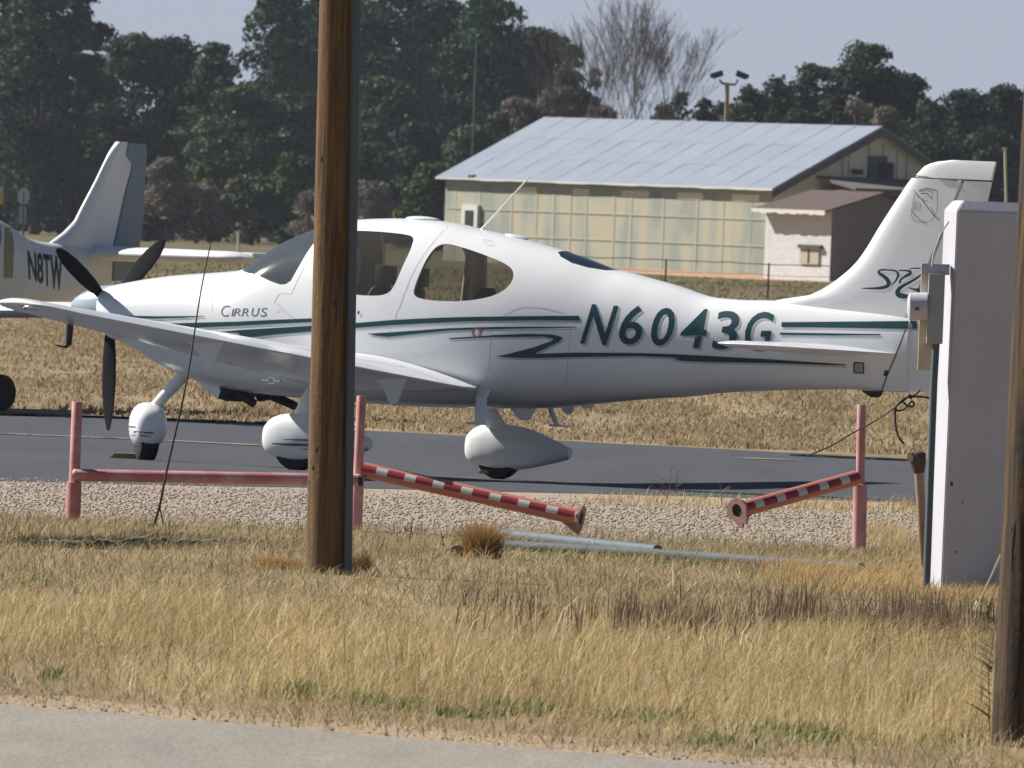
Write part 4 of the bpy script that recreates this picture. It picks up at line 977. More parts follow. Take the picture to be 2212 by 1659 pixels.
for x in lin(-6.3, 0.90, 60):
    zt_, zb_, hw = sinterp(x, TOP2), sinterp(x, BOT2), sinterp(x, HW2); zm = (zt_ * 0.45 + zb_ * 0.55)
    secs.append([Vector((x, hw * math.copysign(abs(math.cos(a)) ** 0.9, math.cos(a)), zm + ((zt_ - zm) if math.sin(a) > 0 else (zm - zb_)) * math.copysign(abs(math.sin(a)) ** 0.9, math.sin(a)))) for a in [2 * math.pi * k / 48 for k in range(48)]])
rings(bm, secs); bmesh.ops.recalc_face_normals(bm, faces=bm.faces); BV2 = BVHTree.FromBMesh(bm)
obj('fuselage', bm, M['white2'], A2_, sm=50)
fz = lambda px: mono(sorted((p.z, p.x) for p in [L2(u, v) for u, v in px]))
LE2 = fz([(103, 528), (113, 520), (137, 502), (161, 478), (178, 444), (205, 393), (226, 349), (239, 325), (253, 306)])
HG2 = fz([(273, 306), (267, 338), (280, 352), (278, 369), (266, 410), (239, 526)])
TE2 = fz([(315, 313), (318, 328), (308, 478), (302, 533), (296, 575), (290, 606)])
z0, z1 = LE2[0][0], LE2[-1][0]
vsurf('fin', lambda z: interp(z, LE2), lambda z: interp(z, HG2) - 0.006, [1.35] + lin(z0, z1, 26), lambda z: 0.07 - 0.03 * (z - z0) / (z1 - z0), M['white2'], A2_)
vsurf('rudder', lambda z: interp(z, [(1.1, 0.90), (z0, HG2[0][1])] + HG2[1:]) + 0.006, lambda z: interp(z, TE2), lin(L2(290, 608).z, z1 - 0.012, 26), lambda z: 0.045 - 0.02 * max(0, z - z0) / (z1 - z0), M['slate'], A2_, hinge_round=True)
zs2 = L2(300, 552).z - 0.0
for s in (-1, 1):
    bm = bmesh.new(); secs = []
    for y, a, b_ in ((0.03, 0.50, 1.30), (0.8, 0.60, 1.30), (1.6, 0.70, 1.30), (1.78, 0.74, 1.29), (1.83, 0.82, 1.25)):
        k = 1.0 if y < 1.7 else (0.75 if y < 1.8 else 0.25)
        secs.append([Vector((a + (b_ - a) * cx, s * y, zs2 + 0.01 * y + cz * (b_ - a) * k * 1.15)) for cx, cz in airfoil(14, 0.17, 0.01)])
    rings(bm, secs); bmesh.ops.recalc_face_normals(bm, faces=bm.faces); ts = obj('tailplane', bm, M['white2'], A2_, sm=50)
    if s < 0:
        bm = bmesh.new(); q = Vector((1.0, -1.84, zs2 + 0.06)); box(bm, (1.12, -1.74, zs2 + 0.05), (0.34, 0.16, 0.05), bev=0.02); obj('elevator_horn', bm, M['white2'], ts, sm=50)
    bm = bmesh.new(); secs = []
    for y, a, b_ in ((0.3, -4.2, -2.7), (2.5, -4.1, -2.85), (4.3, -4.0, -2.95), (4.5, -3.9, -3.0)):
        secs.append([Vector((a + (b_ - a) * cx, s * y, 0.86 + 0.035 * y + cz * (b_ - a) * (1 if y < 4.4 else 0.4))) for cx, cz in airfoil(14, 0.13, 0.01)])
    rings(bm, secs); bmesh.ops.recalc_face_normals(bm, faces=bm.faces); obj('wing', bm, M['white2'], A2_, sm=50)
# wheels: the near main wheel peeps in at the left edge of the picture
wc = F2.I @ Vector((P(-2, 852, 122.8)))
bm = bmesh.new(); rr_ = 0.175
lathe(bm, [(rr_ * 0.5, -0.06), (rr_ * 0.8, -0.075), (rr_ * 0.95, -0.065), (rr_, -0.03), (rr_, 0.03), (rr_ * 0.95, 0.065), (rr_ * 0.8, 0.075), (rr_ * 0.5, 0.06)], 32, Matrix.Translation((wc.x, wc.y, rr_)) @ Matrix.Rotation(math.pi / 2, 4, 'X'))
bmesh.ops.recalc_face_normals(bm, faces=bm.faces); tw = obj('main_wheel', bm, M['black'], A2_, sm=50)
bm = bmesh.new(); lathe(bm, [(0.001, -0.07), (0.05, -0.068), (0.085, -0.05), (0.085, 0.05), (0.001, 0.06)], 20, Matrix.Translation((wc.x, wc.y, rr_)) @ Matrix.Rotation(math.pi / 2, 4, 'X')); bmesh.ops.recalc_face_normals(bm, faces=bm.faces)
obj('wheel_hub', bm, M['conduit'], tw, sm=40)
bm = bmesh.new(); tube(bm, [Vector((wc.x, wc.y, rr_)), Vector((wc.x - 0.15, wc.y * 0.6, 0.85))], [0.03, 0.045], 10); obj('gear_leg', bm, M['white2'], A2_, sm=50)
bm = bmesh.new(); lathe(bm, [(0.08, -0.05), (0.15, -0.05), (0.15, 0.05), (0.08, 0.05)], 24, Matrix.Translation((-5.5, 0, 0.15)) @ Matrix.Rotation(math.pi / 2, 4, 'X')); tube(bm, [Vector((-5.5, 0, 0.15)), Vector((-5.5, 0.0, 0.85))], 0.03, 8); bmesh.ops.recalc_face_normals(bm, faces=bm.faces); obj('nose_gear', bm, M['black'], A2_, sm=50)
decal_poly('gold_stripe', [[(10, 480), (24, 480), (30, 535), (27, 600), (8, 600), (9, 540)]], 'olive', 0.004, parent=A2_, bv=BV2, frame=F2, step=12)
decal_poly('blue_patch', [[(-40, 470), (0, 486), (4, 505), (1, 530), (-40, 540)]], 'slate', 0.004, parent=A2_, bv=BV2, frame=F2, step=12)
glyph_decal('registration_lettering', [('N', (62, 541, 77, 603), 0.02, -3, 5), ('8', (81, 545, 92, 611), 0.02, -2, 3), ('T', (95, 548, 107, 617), 0.02, -2, 3), ('W', (109, 550, 134, 624), 0.03, -1, 5)], 'navy', 0.004, parent=A2_, bv=BV2, frame=F2)

# ================================================================== red pipe rail and swinging gate arms
def pipe_obj(name, p, q, r_, m, parent=None, seg=20, hollow=True):
    bm = bmesh.new(); tube(bm, [p, q], r_, seg); bmesh.ops.recalc_face_normals(bm, faces=bm.faces)
    return obj(name, bm, M[m] if isinstance(m, str) else m, parent, sm=50)
YR = 81.1; PP_ = ppm(YR)
def child_at(root, o): o.parent = root; o.matrix_parent_inverse = Matrix.Translation(-root.location)
rail = empty('pipe_rail', G(157, 1130), 'faded red pipe rail between two upright posts left of the gate', 'pipe rail')
def post(root, u0, v0, u1, v1, Y, r_low, r_up, vmid, cap=True):
    a_, b_ = P(u0, v0, Y), P(u1, v1, Y); f = (v0 - vmid) / (v0 - v1); m_ = a_.lerp(b_, f)
    bm = bmesh.new(); tube(bm, [a_ + Vector((0, 0, -0.1)), m_ - (m_ - a_).normalized() * 0.004, m_], [r_low, r_low, r_up], 20); tube(bm, [m_, b_ - (b_ - a_) * 0.004, b_], [r_up, r_up, r_up * 0.93], 20)
    bmesh.ops.recalc_face_normals(bm, faces=bm.faces); o = obj('post', bm, M['red'], None, sm=40)
    if root: child_at(root, o)
    return o, m_
post(rail, 157, 1130, 167, 868, 81.1, 0.047, 0.034, 1040)
post(rail, 768, 1150, 781, 855, 81.8, 0.040, 0.030, 1030)
a_, b_ = P(160, 1026, 81.05), P(768, 1037, 81.75)
bm = bmesh.new(); tube(bm, [a_ + Vector((-0.012, 0, 0)), a_, b_, b_ + Vector((0.03, 0, 0))], [0.022, 0.038, 0.038, 0.038], 24); bmesh.ops.recalc_face_normals(bm, faces=bm.faces); child_at(rail, obj('rail', bm, M['red'], None, sm=50))
bm = bmesh.new(); tube(bm, [P(774, 1038, 81.7), P(784, 1038, 81.7)], 0.036, 18); bmesh.ops.recalc_face_normals(bm, faces=bm.faces); child_at(rail, obj('pipe_end', bm, M['black'], None, sm=50))
def tape_mat():
    m = bpy.data.materials.new('striped_pipe_paint'); m.use_nodes = True; t = m.node_tree; b = t.nodes['Principled BSDF']; b.inputs['Roughness'].default_value = 0.5
    tc = t.nodes.new('ShaderNodeTexCoord'); sx = t.nodes.new('ShaderNodeSeparateXYZ'); t.links.new(tc.outputs['Object'], sx.inputs[0])
    def mth(op, a, b_=None):
        n = t.nodes.new('ShaderNodeMath'); n.operation = op
        for i, q in enumerate((a, b_)):
            if q is None: continue
            if isinstance(q, (int, float)): n.inputs[i].default_value = q
            else: t.links.new(q, n.inputs[i])
        return n.outputs[0]
    fr = mth('FRACT', mth('DIVIDE', mth('ADD', sx.outputs['X'], 0.02), 0.19)); wht = mth('GREATER_THAN', fr, 0.60)
    up_ = mth('MULTIPLY', mth('GREATER_THAN', sx.outputs['Z'], -0.006), mth('LESS_THAN', sx.outputs['Z'], 0.036))
    mxa = t.nodes.new('ShaderNodeMix'); mxa.data_type = 'RGBA'; mxa.inputs[6].default_value = (0.28, 0.022, 0.035, 1); mxa.inputs[7].default_value = (0.55, 0.56, 0.53, 1); t.links.new(wht, mxa.inputs[0])
    mxb = t.nodes.new('ShaderNodeMix'); mxb.data_type = 'RGBA'; mxb.inputs[6].default_value = (0.46, 0.16, 0.12, 1); t.links.new(up_, mxb.inputs[0]); t.links.new(mxa.outputs[2], mxb.inputs[7]); t.links.new(mxb.outputs[2], b.inputs['Base Color'])
    return m
M['tape'] = tape_mat()
plate_px = [(420, 1062), (500, 1090), (540, 1130), (535, 1230), (520, 1308), (490, 1300), (480, 1290), (465, 1340), (440, 1335), (280, 1215), (302, 1190), (280, 1150)]
def gate_arm(u0, v0, Y0, u1, v1, Y1, name_label, r_, face_sign):
    a_, b_ = P(u0, v0, Y0), P(u1, v1, Y1); root = empty('pipe_gate', a_, name_label, 'gate arm', 'swinging arms of the pipe gate')
    d = (b_ - a_); ln_ = d.length; rot = d.to_track_quat('X', 'Z').to_matrix().to_4x4()
    bm = bmesh.new(); n = 40; tube(bm, [Vector((ln_ * k / n, 0, 0)) for k in range(n + 1)], r_, 28); bmesh.ops.recalc_face_normals(bm, faces=bm.faces)
    p = obj('pipe', bm, M['tape'], root, sm=60); p.matrix_local = rot
    bm = bmesh.new(); s_ = 0.2441 / 348
    outer_ = [((x - 420) * s_, -(y - 1185) * s_) for x, y in plate_px]
    ring_ = []
    inner = [(0.043 * math.cos(a), 0.043 * math.sin(a)) for a in [2 * math.pi * k / 24 for k in range(24)]]
    tri = tessellate_polygon([[Vector((y, z, 0)) for y, z in outer_], [Vector((y, z, 0)) for y, z in inner]])
    allp = outer_ + inner
    def mk(x0): return [bm.verts.new((x0, y * face_sign, z)) for y, z in allp]
    va, vb = mk(ln_ + 0.004), mk(ln_ + 0.018)
    for t_ in tri:
        try: bm.faces.new([va[i] for i in t_]); bm.faces.new([vb[i] for i in reversed(t_)])
        except ValueError: pass
    for base, n_ in ((0, len(outer_)), (len(outer_), len(inner))):
        for k in range(n_): i, j = base + k, base + (k + 1) % n_; bm.faces.new((va[i], va[j], vb[j], vb[i]))
    bmesh.ops.recalc_face_normals(bm, faces=bm.faces); e = obj('end_plate', bm, M['redplate'], root); e.matrix_local = rot
    bm = bmesh.new(); tube(bm, [Vector((ln_ + 0.0025, 0, 0)), Vector((ln_ + 0.0065, 0, 0))], 0.0425, 24); bmesh.ops.recalc_face_normals(bm, faces=bm.faces); hmk = obj('open_end', bm, M['black'], root); hmk.matrix_local = rot
    bm = bmesh.new(); prism(bm, [Vector((ln_ - 0.14, -0.006, -0.03)), Vector((ln_ + 0.003, -0.006, -0.03)), Vector((ln_ + 0.003, -0.006, -0.10))], Vector((0, 0.012, 0))); w_ = obj('gusset', bm, M['redplate'], root); w_.matrix_local = rot
    return root
gate_arm(786, 1015, 81.75, 1250, 1118, 81.35, 'left gate arm, long striped pipe sloping down to the right from the middle post', 0.050, 1)
gate_arm(1848, 1033, 81.1, 1596, 1102, 80.4, 'right gate arm, short striped pipe sloping down left to a plate with a hole', 0.048, 1)
gp = empty('gate_post', G(1856, 1195), 'lone faded red gate post on the right, before the tail of the aeroplane', 'post'); post(gp, 1856, 1195, 1861, 874, 81.2, 0.044, 0.028, 1045)

# ================================================================== poles
def wood_pole(base, top, r0_, r1_, lab, cracks=6, m='wood'):
    root = empty('utility_pole', base, lab, 'pole'); n = 40; bm = bmesh.new(); rng = random.Random(lab); secs = []
    seg = 48; ph = [rng.uniform(0, 6.28) for _ in range(8)]
    for k in range(n + 1):
        f = k / n; c_ = (top - base) * f; r_ = r0_ + (r1_ - r0_) * min(1, f * 1.0)
        secs.append([c_ + Vector((math.cos(a), math.sin(a), 0)) * r_ * (1 + 0.012 * math.sin(3 * a + ph[0] + 2 * f) + 0.008 * math.sin(7 * a + ph[1] - 3 * f) + 0.006 * math.sin(19 * a + ph[2] + f * 5)) for a in [2 * math.pi * j / seg for j in range(seg)]])
    rings(bm, secs); bmesh.ops.recalc_face_normals(bm, faces=bm.faces); o = obj('shaft', bm, M[m], root, sm=60)
    for k in range(cracks):                         # drying cracks
        bm = bmesh.new()
        a = rng.uniform(math.pi * 1.08, math.pi * 1.9); f0 = rng.uniform(0.02, 0.28); ln_ = rng.uniform(0.01, 0.05)
        for q in range(6):
            fa, fb = f0 + ln_ * q / 6, f0 + ln_ * (q + 1) / 6; wa, wb = 0.004 * math.sin(math.pi * q / 6) + 0.0006, 0.004 * math.sin(math.pi * (q + 1) / 6) + 0.0006
            vs = []
            for f, w_ in ((fa, wa), (fb, wb)):
                r_ = r0_ + (r1_ - r0_) * f + 0.0035; c_ = (top - base) * f
                for sg in (-1, 1): aa = a + sg * w_ / r_ + 0.02 * math.sin(q + k); vs.append(bm.verts.new(c_ + Vector((math.cos(aa), math.sin(aa), 0)) * r_))
            bm.faces.new((vs[0], vs[1], vs[3], vs[2]))
        obj('crack', bm, M['darkseam'], root)
    for k in range(7):                              # knots
        a = rng.uniform(math.pi * 1.05, math.pi * 1.75); f = rng.uniform(0.02, 0.36); r_ = r0_ + (r1_ - r0_) * f + 0.003; c_ = (top - base) * f; s_ = rng.uniform(0.006, 0.013)
        bm = bmesh.new(); bm.faces.new([bm.verts.new(c_ + Vector((math.cos(a + s_ / r_ * math.cos(q)), math.sin(a + s_ / r_ * math.cos(q)), 0)) * r_ + Vector((0, 0, s_ * 1.8 * math.sin(q)))) for q in [2 * math.pi * j / 10 for j in range(10)]]); obj('knot', bm, M['rust'], root)
    return root
M['wooddark'] = mat('dark_creosoted_wood', (0.12, 0.062, 0.018), 0.9, noise=(7, 0.33, 0.55, (0.022, 0.014, 0.008), (6, 6, 0.28)), bump=(30, 0.4, 0.01))
b0 = G(703, 1240); t0_ = P(726, -25, b0.y); t1_ = b0 + (t0_ - b0) * 2.4
pl1 = wood_pole(b0, t1_, 0.110, 0.060, 'weathered wooden pole with a grey conduit, crossing in front of the cabin')
c0, c1 = P(751, 1245, b0.y - 0.06), P(771, -25, b0.y - 0.06); c2 = c0 + (c1 - c0) * 1.3
bm = bmesh.new(); tube(bm, [c0 - b0 + Vector((0, 0, -0.05)), c1 - b0, c2 - b0], 0.024, 16); obj('conduit', bm, M['conduit'], pl1, sm=60)
for v in (330, 860):
    bm = bmesh.new(); q = c0.lerp(c1, (1245 - v) / 1270.0) - b0; pc = b0.lerp(t0_, (1240 - v) / 1265.0) - b0
    box(bm, (q + pc) / 2 + Vector((0.055, -0.03, 0)), (0.16, 0.07, 0.02), bev=0.004)
bm.free()
b1 = P(2147, 1612, 51.0) + Vector((0.142, 0, 0)); b1.z = 0; b1 = Vector((b1.x, 51.2, 0))
pl2 = wood_pole(b1, b1 + Vector((0.07, 0, 8.0)), 0.146, 0.115, 'near wooden pole cut off by the right edge of the picture', 10, 'wooddark')
bm = bmesh.new(); rng = random.Random(5)
for k in range(9):
    a = math.pi * 1.12 + k * 0.13; r_ = 0.149; box(bm, (r_ * math.cos(a), r_ * math.sin(a), 0.10 + rng.uniform(-0.01, 0.01)), (0.006, 0.022, 0.22), rot=Matrix.Rotation(a, 3, 'Z'))
obj('base_sleeve', bm, M['wooddark'], pl2)
# guy wire from the ground up the near pole
gA = G(2102, 1324); gB = Vector((b1.x - 0.135, b1.y - 0.06, 0)); q = P(2199, 1116, 51.15)
guy = empty('guy_wire', gA, 'thin pale guy wire with a sleeve, running from the ground up to the near pole', 'wire')
bm = bmesh.new(); tube(bm, [Vector((0, 0, -0.02)), q - gA, P(2214, 900, 51.1) - gA, Vector((b1.x - 0.125, b1.y - 0.04, 6.0)) - gA], [0.0045, 0.0035, 0.0035, 0.0035], 6); obj('strand', bm, M['paleWire'], guy, sm=60)
bm = bmesh.new(); dq = (q - gA).normalized(); s1 = P(2118, 1293, gA.y - 1.5); tube(bm, [dq * 0.02, (q - gA) * ((2118 - 2102) / (2199 - 2102.0))], 0.012, 10); obj('sleeve', bm, M['paleWire'], guy, sm=60)

# ================================================================== white concrete pillar with meter boxes
PB = G(2032, 1282); YP = PB.y; th = rad(12)
pil = empty('concrete_pillar', PB, 'tall white rectangular pillar with meter boxes on its left side, right of the tail', 'pillar')
k_ = ppm(YP); wv = 1.30; dpt = 0.30; hgt = (1278 - 428) / k_
Rz = Matrix.Rotation(th, 3, 'Z')
lean_ = Matrix.Identity(3)
bm = bmesh.new()
vsx = [(0, 0), (wv, 0), (wv, dpt), (0, dpt)]
def pilp(x, y, z): q = Rz @ Vector((x, y, 0)); return Vector((q.x + z * 0.004, q.y, z))
ch = 0.055; low = [bm.verts.new(pilp(x, y, -0.15)) for x, y in vsx]; mid = [bm.verts.new(pilp(x, y, hgt - ch)) for x, y in vsx]
topv = [bm.verts.new(pilp(x, y, hgt)) for x, y in [(ch * 0.8, ch * 0.8), (wv - ch, ch * 0.8), (wv - ch, dpt - 0.02), (ch * 0.8, dpt - 0.02)]]
for A_, B_ in ((low, mid), (mid, topv)):
    for i in range(4): bm.faces.new((A_[i], A_[(i + 1) % 4], B_[(i + 1) % 4], B_[i]))
bm.faces.new(topv); bmesh.ops.bevel(bm, geom=[e for e in bm.edges], offset=0.006, segments=2, affect='EDGES'); bmesh.ops.recalc_face_normals(bm, faces=bm.faces)
obj('body', bm, M['concrete'], pil, sm=30)
def rel(u, v, Y): return P(u, v, Y) - PB
def pbox(name, u0, v0, u1, v1, Y, depth, m, bev=0.004, parent=pil, top_slope=0.0):
    a_, b_ = rel(u0, v1, Y), rel(u1, v0, Y); bm = bmesh.new()
    cz = (a_ + b_) / 2
    box(bm, (cz.x, cz.y + depth / 2, cz.z), (abs(b_.x - a_.x), depth, abs(b_.z - a_.z)), rot=Matrix.Rotation(rad(2.0) * 0 + 0, 3, 'Y'), bev=bev)
    return obj(name, bm, M[m], parent, sm=30)
pbox('mounting_board', 1982, 580, 2028, 800, YP + 0.05, 0.03, 'creamboard')
pbox('top_bracket', 1990, 571, 2052, 592, YP + 0.0, 0.10, 'creamboard')
pbox('meter_box', 2001, 592, 2042, 742, YP - 0.06, 0.10, 'greybox', 0.008)
bm = bmesh.new(); a_, b_ = rel(1965, 662, YP - 0.02), rel(2003, 662, YP - 0.02); tube(bm, [a_ + Vector((-0.012, 0, 0)), a_, b_], [0.055, 0.078, 0.078], 24); bmesh.ops.recalc_face_normals(bm, faces=bm.faces); mt_ = obj('electric_meter', bm, M['greybox'], pil, sm=40)
mt_.data.materials[0] = M['concrete']
bm = bmesh.new(); box(bm, rel(1981, 667, YP - 0.10), (0.022, 0.01, 0.016), bev=0.003); obj('meter_lock', bm, M['rust'], mt_)
bm = bmesh.new(); tube(bm, [rel(2022, 741, YP - 0.02), rel(2017, 830, YP - 0.02), rel(2001, 1275, YP - 0.02)], 0.021, 16); obj('conduit', bm, M['conduit'], pil, sm=60)
M['conduit2'] = mat('galvanised_conduit', (0.38, 0.40, 0.46), 0.4, metal=0.2); pil.children[-1].data.materials[0] = M['conduit2']
bm = bmesh.new(); tube(bm, [rel(u, v, YP - 0.03) for u, v in [(2013, 575), (2017, 548), (2030, 510), (2040, 492), (2050, 478)]], 0.005, 8); obj('cable', bm, M['paleWire'], pil, sm=60)
bm = bmesh.new(); rng = random.Random(3)             # chips and a hanging hook on the face
for u, v, s_ in ((2056, 1045, 0.013), (2052, 1013, 0.004), (2079, 1085, 0.005), (2064, 1192, 0.006), (2147, 1100, 0.003)):
    r = ray(u, v); nrm = Rz @ Vector((0, -1, 0)); t_ = (PB - CAM).dot(nrm) / r.dot(nrm); c_ = CAM + r * t_ - PB + nrm * 0.003; ex = Rz @ Vector((1, 0, 0))
    bm.faces.new([bm.verts.new(c_ + ex * s_ * 0.8 * math.cos(a) * rng.uniform(0.6, 1.2) + Vector((0, 0, 1.2)) * s_ * math.sin(a) * rng.uniform(0.6, 1.2)) for a in [2 * math.pi * k / 9 for k in range(9)]])
obj('chip', bm, M['rust'], pil)
# loose twisted wire tied to the pillar
wr = empty('loose_wire', P(2006, 859, YP - 0.05), 'knotted dark wire sticking out from the pillar conduit below the tail', 'wire')
bm = bmesh.new()
WZ = lambda l: [P(1485 + 0.2441 * x, 810 + 0.2441 * y, YP - 0.05) - wr.location for x, y in l]
for l_, r_ in (([(2140, 203), (2070, 190), (2000, 192), (1960, 186), (1890, 225), (1840, 285), (1850, 320), (1910, 310), (1960, 260), (1985, 225), (2010, 255), (1995, 285), (1940, 270), (1905, 235)], 0.006), ([(2060, 130), (2000, 190), (1960, 180)], 0.006),
               ([(1960, 190), (1840, 285), (1700, 385), (1600, 440), (1450, 520), (1400, 550), (1330, 595), (1200, 660), (1060, 718)], 0.0045), ([(1842, 290), (1838, 380), (1845, 470), (1865, 550), (1915, 608)], 0.0065), ([(1955, 180), (1990, 205)], 0.012)):
    tube(bm, WZ(chaikin(l_, 2)), r_, 6)
obj('strand', bm, M['wire'], wr, sm=60)
# leaning rusty pipe post behind the pillar
rp = empty('capped_post', G(1994, 1262), 'leaning rusty pipe post with a dark capped head, left of the white pillar', 'post')
Yq = rp.location.y + 1.5
bm = bmesh.new(); tube(bm, [P(1998, 1268, Yq) - rp.location, P(1990, 1100, Yq) - rp.location, P(1984, 1005, Yq) - rp.location], [0.024, 0.026, 0.028], 14)
M['postwood'] = mat('pale_weathered_post', (0.34, 0.26, 0.17), 0.9, noise=(8, 0.4, 0.7, (0.2, 0.14, 0.09), (1, 1, 0.3))); obj('shaft', bm, M['postwood'], rp, sm=60)
bm = bmesh.new(); tube(bm, [P(1986, 1022, Yq) - rp.location, P(1983, 1004, Yq) - rp.location, P(1982, 980, Yq) - rp.location, P(1982, 976, Yq) - rp.location], [0.030, 0.045, 0.050, 0.035], 14); tube(bm, [P(1966, 988, Yq - 0.03) - rp.location, P(1990, 984, Yq + 0.02) - rp.location], 0.030, 12); obj('cap', bm, M['rust'], rp, sm=60)
# pipes lying on the ground
def ground_pipe(uv, r_, lab, m='pipe'):
    p0_ = G(*uv[0]); root = empty('ground_pipe', p0_, lab, 'pipe', 'pipes lying on the ground')
    bm = bmesh.new(); tube(bm, [G(u, v) - p0_ + Vector((0, 0, r_ + 0.005)) for u, v in uv], r_, 18); bmesh.ops.recalc_face_normals(bm, faces=bm.faces); obj('tube', bm, M[m], root, sm=60)
    return root
ground_pipe([(1080, 1191), (1400, 1209), (1640, 1225), (1860, 1241)], 0.032, 'nearer of two grey pipes lying in the grass, running right from the bush')
ground_pipe([(1078, 1167), (1220, 1182), (1420, 1203)], 0.034, 'farther of two grey pipes lying in the grass, dark and shorter', 'conduit')
p0_ = G(985, 1203); e = empty('pipe_stub', p0_, 'short black pipe end lying in the grass left of the bush', 'pipe'); bm = bmesh.new(); tube(bm, [Vector((0, 0, 0.034)), Vector((0.065, 0.25, 0.03))], 0.034, 18); obj('tube', bm, M['black'], e, sm=60)
bm = bmesh.new(); tube(bm, [Vector((0.0, 0.01, 0.034)), Vector((-0.004, -0.002, 0.034))], [0.034, 0.030], 18); obj('rim', bm, M['pipe'], e, sm=60)

# long thin dead stem leaning across the nose
st0 = G(330, 1142); stm = empty('dead_plant', st0, 'tall thin dead stem leaning to the right in front of the cowling', 'plant')
pth = chaikin([(330, 1140), (345, 1095), (357, 1030), (372, 965), (392, 880), (410, 790), (424, 690), (437, 610), (455, 527)], 2)
bm = bmesh.new(); n = len(pth); tube(bm, [P(u, v, st0.y - 0.3) - st0 for u, v in pth], [0.009 - 0.006 * k / n for k in range(n)], 6); obj('stem', bm, M['stem'], stm, sm=60)
bm = bmesh.new(); tube(bm, [P(u, v, st0.y - 0.3) - st0 for u, v in [(345, 1095), (350, 1120), (353, 1135)]], 0.004, 6); tube(bm, [P(u, v, st0.y - 0.3) - st0 for u, v in [(333, 1130), (318, 1138), (305, 1150)]], 0.004, 6); obj('side_shoot', bm, M['stem'], stm, sm=60)

# dead weeds: each its own plant
M['stem2'] = mat('brown_stem', (0.13, 0.10, 0.065), 0.9)
def weed(u, v, hpx, lab, seed, m='stem', spread_=0.5, n=14, w_=0.0022, name='dead_weed', droop=0.2, Yoff=0):
    p = G(u, v); H = hpx / ppm(p.y); root = empty(name, p, lab, 'weed'); rng = random.Random(seed); bm = bmesh.new()
    tube(bm, [Vector((0, 0, -0.01)), Vector((rng.uniform(-.02, .02), 0, H * 0.5)), Vector((rng.uniform(-.03, .03), 0, H))], [w_ * 2, w_ * 1.5, w_], 5)
    for k in range(n):
        f = rng.uniform(0.12, 0.95); sg = rng.choice((-1, 1)) if spread_ > 0 else -1; ln_ = H * abs(spread_) * rng.uniform(0.3, 1) * (1 - f * 0.5); a = rng.uniform(-0.4, 0.4)
        d = Vector((sg * math.cos(a), math.sin(a), 0)); b_ = Vector((0, 0, H * f))
        tube(bm, [b_, b_ + d * ln_ * 0.5 + Vector((0, 0, ln_ * 0.35)), b_ + d * ln_ + Vector((0, 0, ln_ * (0.8 - droop)))], [w_, w_ * 0.8, w_ * 0.5], 4)
    obj('stems', bm, M[m], root, sm=60); return root
weed(2138, 1592, 300, 'tall dark dead weed with side twigs beside the near pole', 1, 'stem2', spread_=-0.24, n=46, w_=0.0013)
weed(1440, 1082, 72, 'thin straw weed sprouting at the taxiway edge, right of centre', 2, 'strawstem' if 'strawstem' in M else 'chockwood', 0.6, 9, 0.002)
weed(1462, 1076, 60, 'smaller straw weed just right of the one at the taxiway edge', 3, 'chockwood', 0.5, 8, 0.002)
weed(1560, 1092, 50, 'short straw weed left of the gate arm plate', 4, 'chockwood', 0.6, 7, 0.002)
weed(882, 1180, 60, 'dark bent weed standing left of the orange bush', 6, 'stem', 0.4, 5, 0.002)
weed(958, 1186, 40, 'short dark weed beside the black pipe end', 7, 'stem', 0.3, 5, 0.002)
# clumps that stand as single tufts
def tuftbush(name, u, v, wpx, hpx, n, cols, lab, seed, cat='bush', lean=(0, 0)):
    p = G(u, v); k = ppm(p.y); W_, H_ = wpx / k, hpx / k
    root = blades(name, n, (lambda rng, n: (rng.normal(0, W_ * 0.20, n), rng.normal(0, W_ * 0.20, n))), (H_ * 0.4, H_), (0.002, 0.005), cols, seed, lean=lean, arch=0.45, m='blade')
    root.location = p; tag(root, lab, cat); return root
tuftbush('dry_bush', 1040, 1206, 74, 104, 2200, [(0.36, 0.22, 0.08), (0.30, 0.18, 0.07), (0.42, 0.27, 0.11)], 'round orange-brown dry bush at the left ends of the grey pipes', 51)
tuftbush('grass_tuft', 610, 1228, 130, 60, 1500, [(0.46, 0.30, 0.12), (0.40, 0.26, 0.10)], 'golden grass tuft left of the foot of the pole', 52, 'grass tuft')
tuftbush('grass_tuft', 778, 1240, 46, 45, 500, [(0.22, 0.13, 0.06), (0.28, 0.17, 0.08)], 'small brown grass tuft right of the foot of the pole', 53, 'grass tuft')
tuftbush('shadow_band_tuft', 190, 1180, 140, 30, 900, [(0.07, 0.065, 0.035), (0.09, 0.08, 0.04)], 'dark tuft laid as part of a cast shadow below the left post of the rail', 54, 'shadow band')  # dark tuft thickens the painted shadow strip
# low dark ledge built in place of a shadow cast from out of view
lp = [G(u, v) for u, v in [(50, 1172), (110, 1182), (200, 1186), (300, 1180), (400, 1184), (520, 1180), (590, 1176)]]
led = empty('shadow_band_ledge', lp[0], 'low dark ledge built as a cast shadow in the grass below the pipe rail', 'ledge')
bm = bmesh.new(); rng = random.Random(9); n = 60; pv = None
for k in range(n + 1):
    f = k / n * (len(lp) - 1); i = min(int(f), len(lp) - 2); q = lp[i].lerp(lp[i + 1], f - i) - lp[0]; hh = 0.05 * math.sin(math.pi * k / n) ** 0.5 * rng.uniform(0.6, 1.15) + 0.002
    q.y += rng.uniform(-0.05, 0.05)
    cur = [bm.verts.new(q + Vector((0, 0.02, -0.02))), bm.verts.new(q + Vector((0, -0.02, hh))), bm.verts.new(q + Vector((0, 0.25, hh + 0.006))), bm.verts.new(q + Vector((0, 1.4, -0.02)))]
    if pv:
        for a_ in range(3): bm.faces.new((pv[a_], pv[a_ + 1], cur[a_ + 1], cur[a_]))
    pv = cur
bmesh.ops.recalc_face_normals(bm, faces=bm.faces)
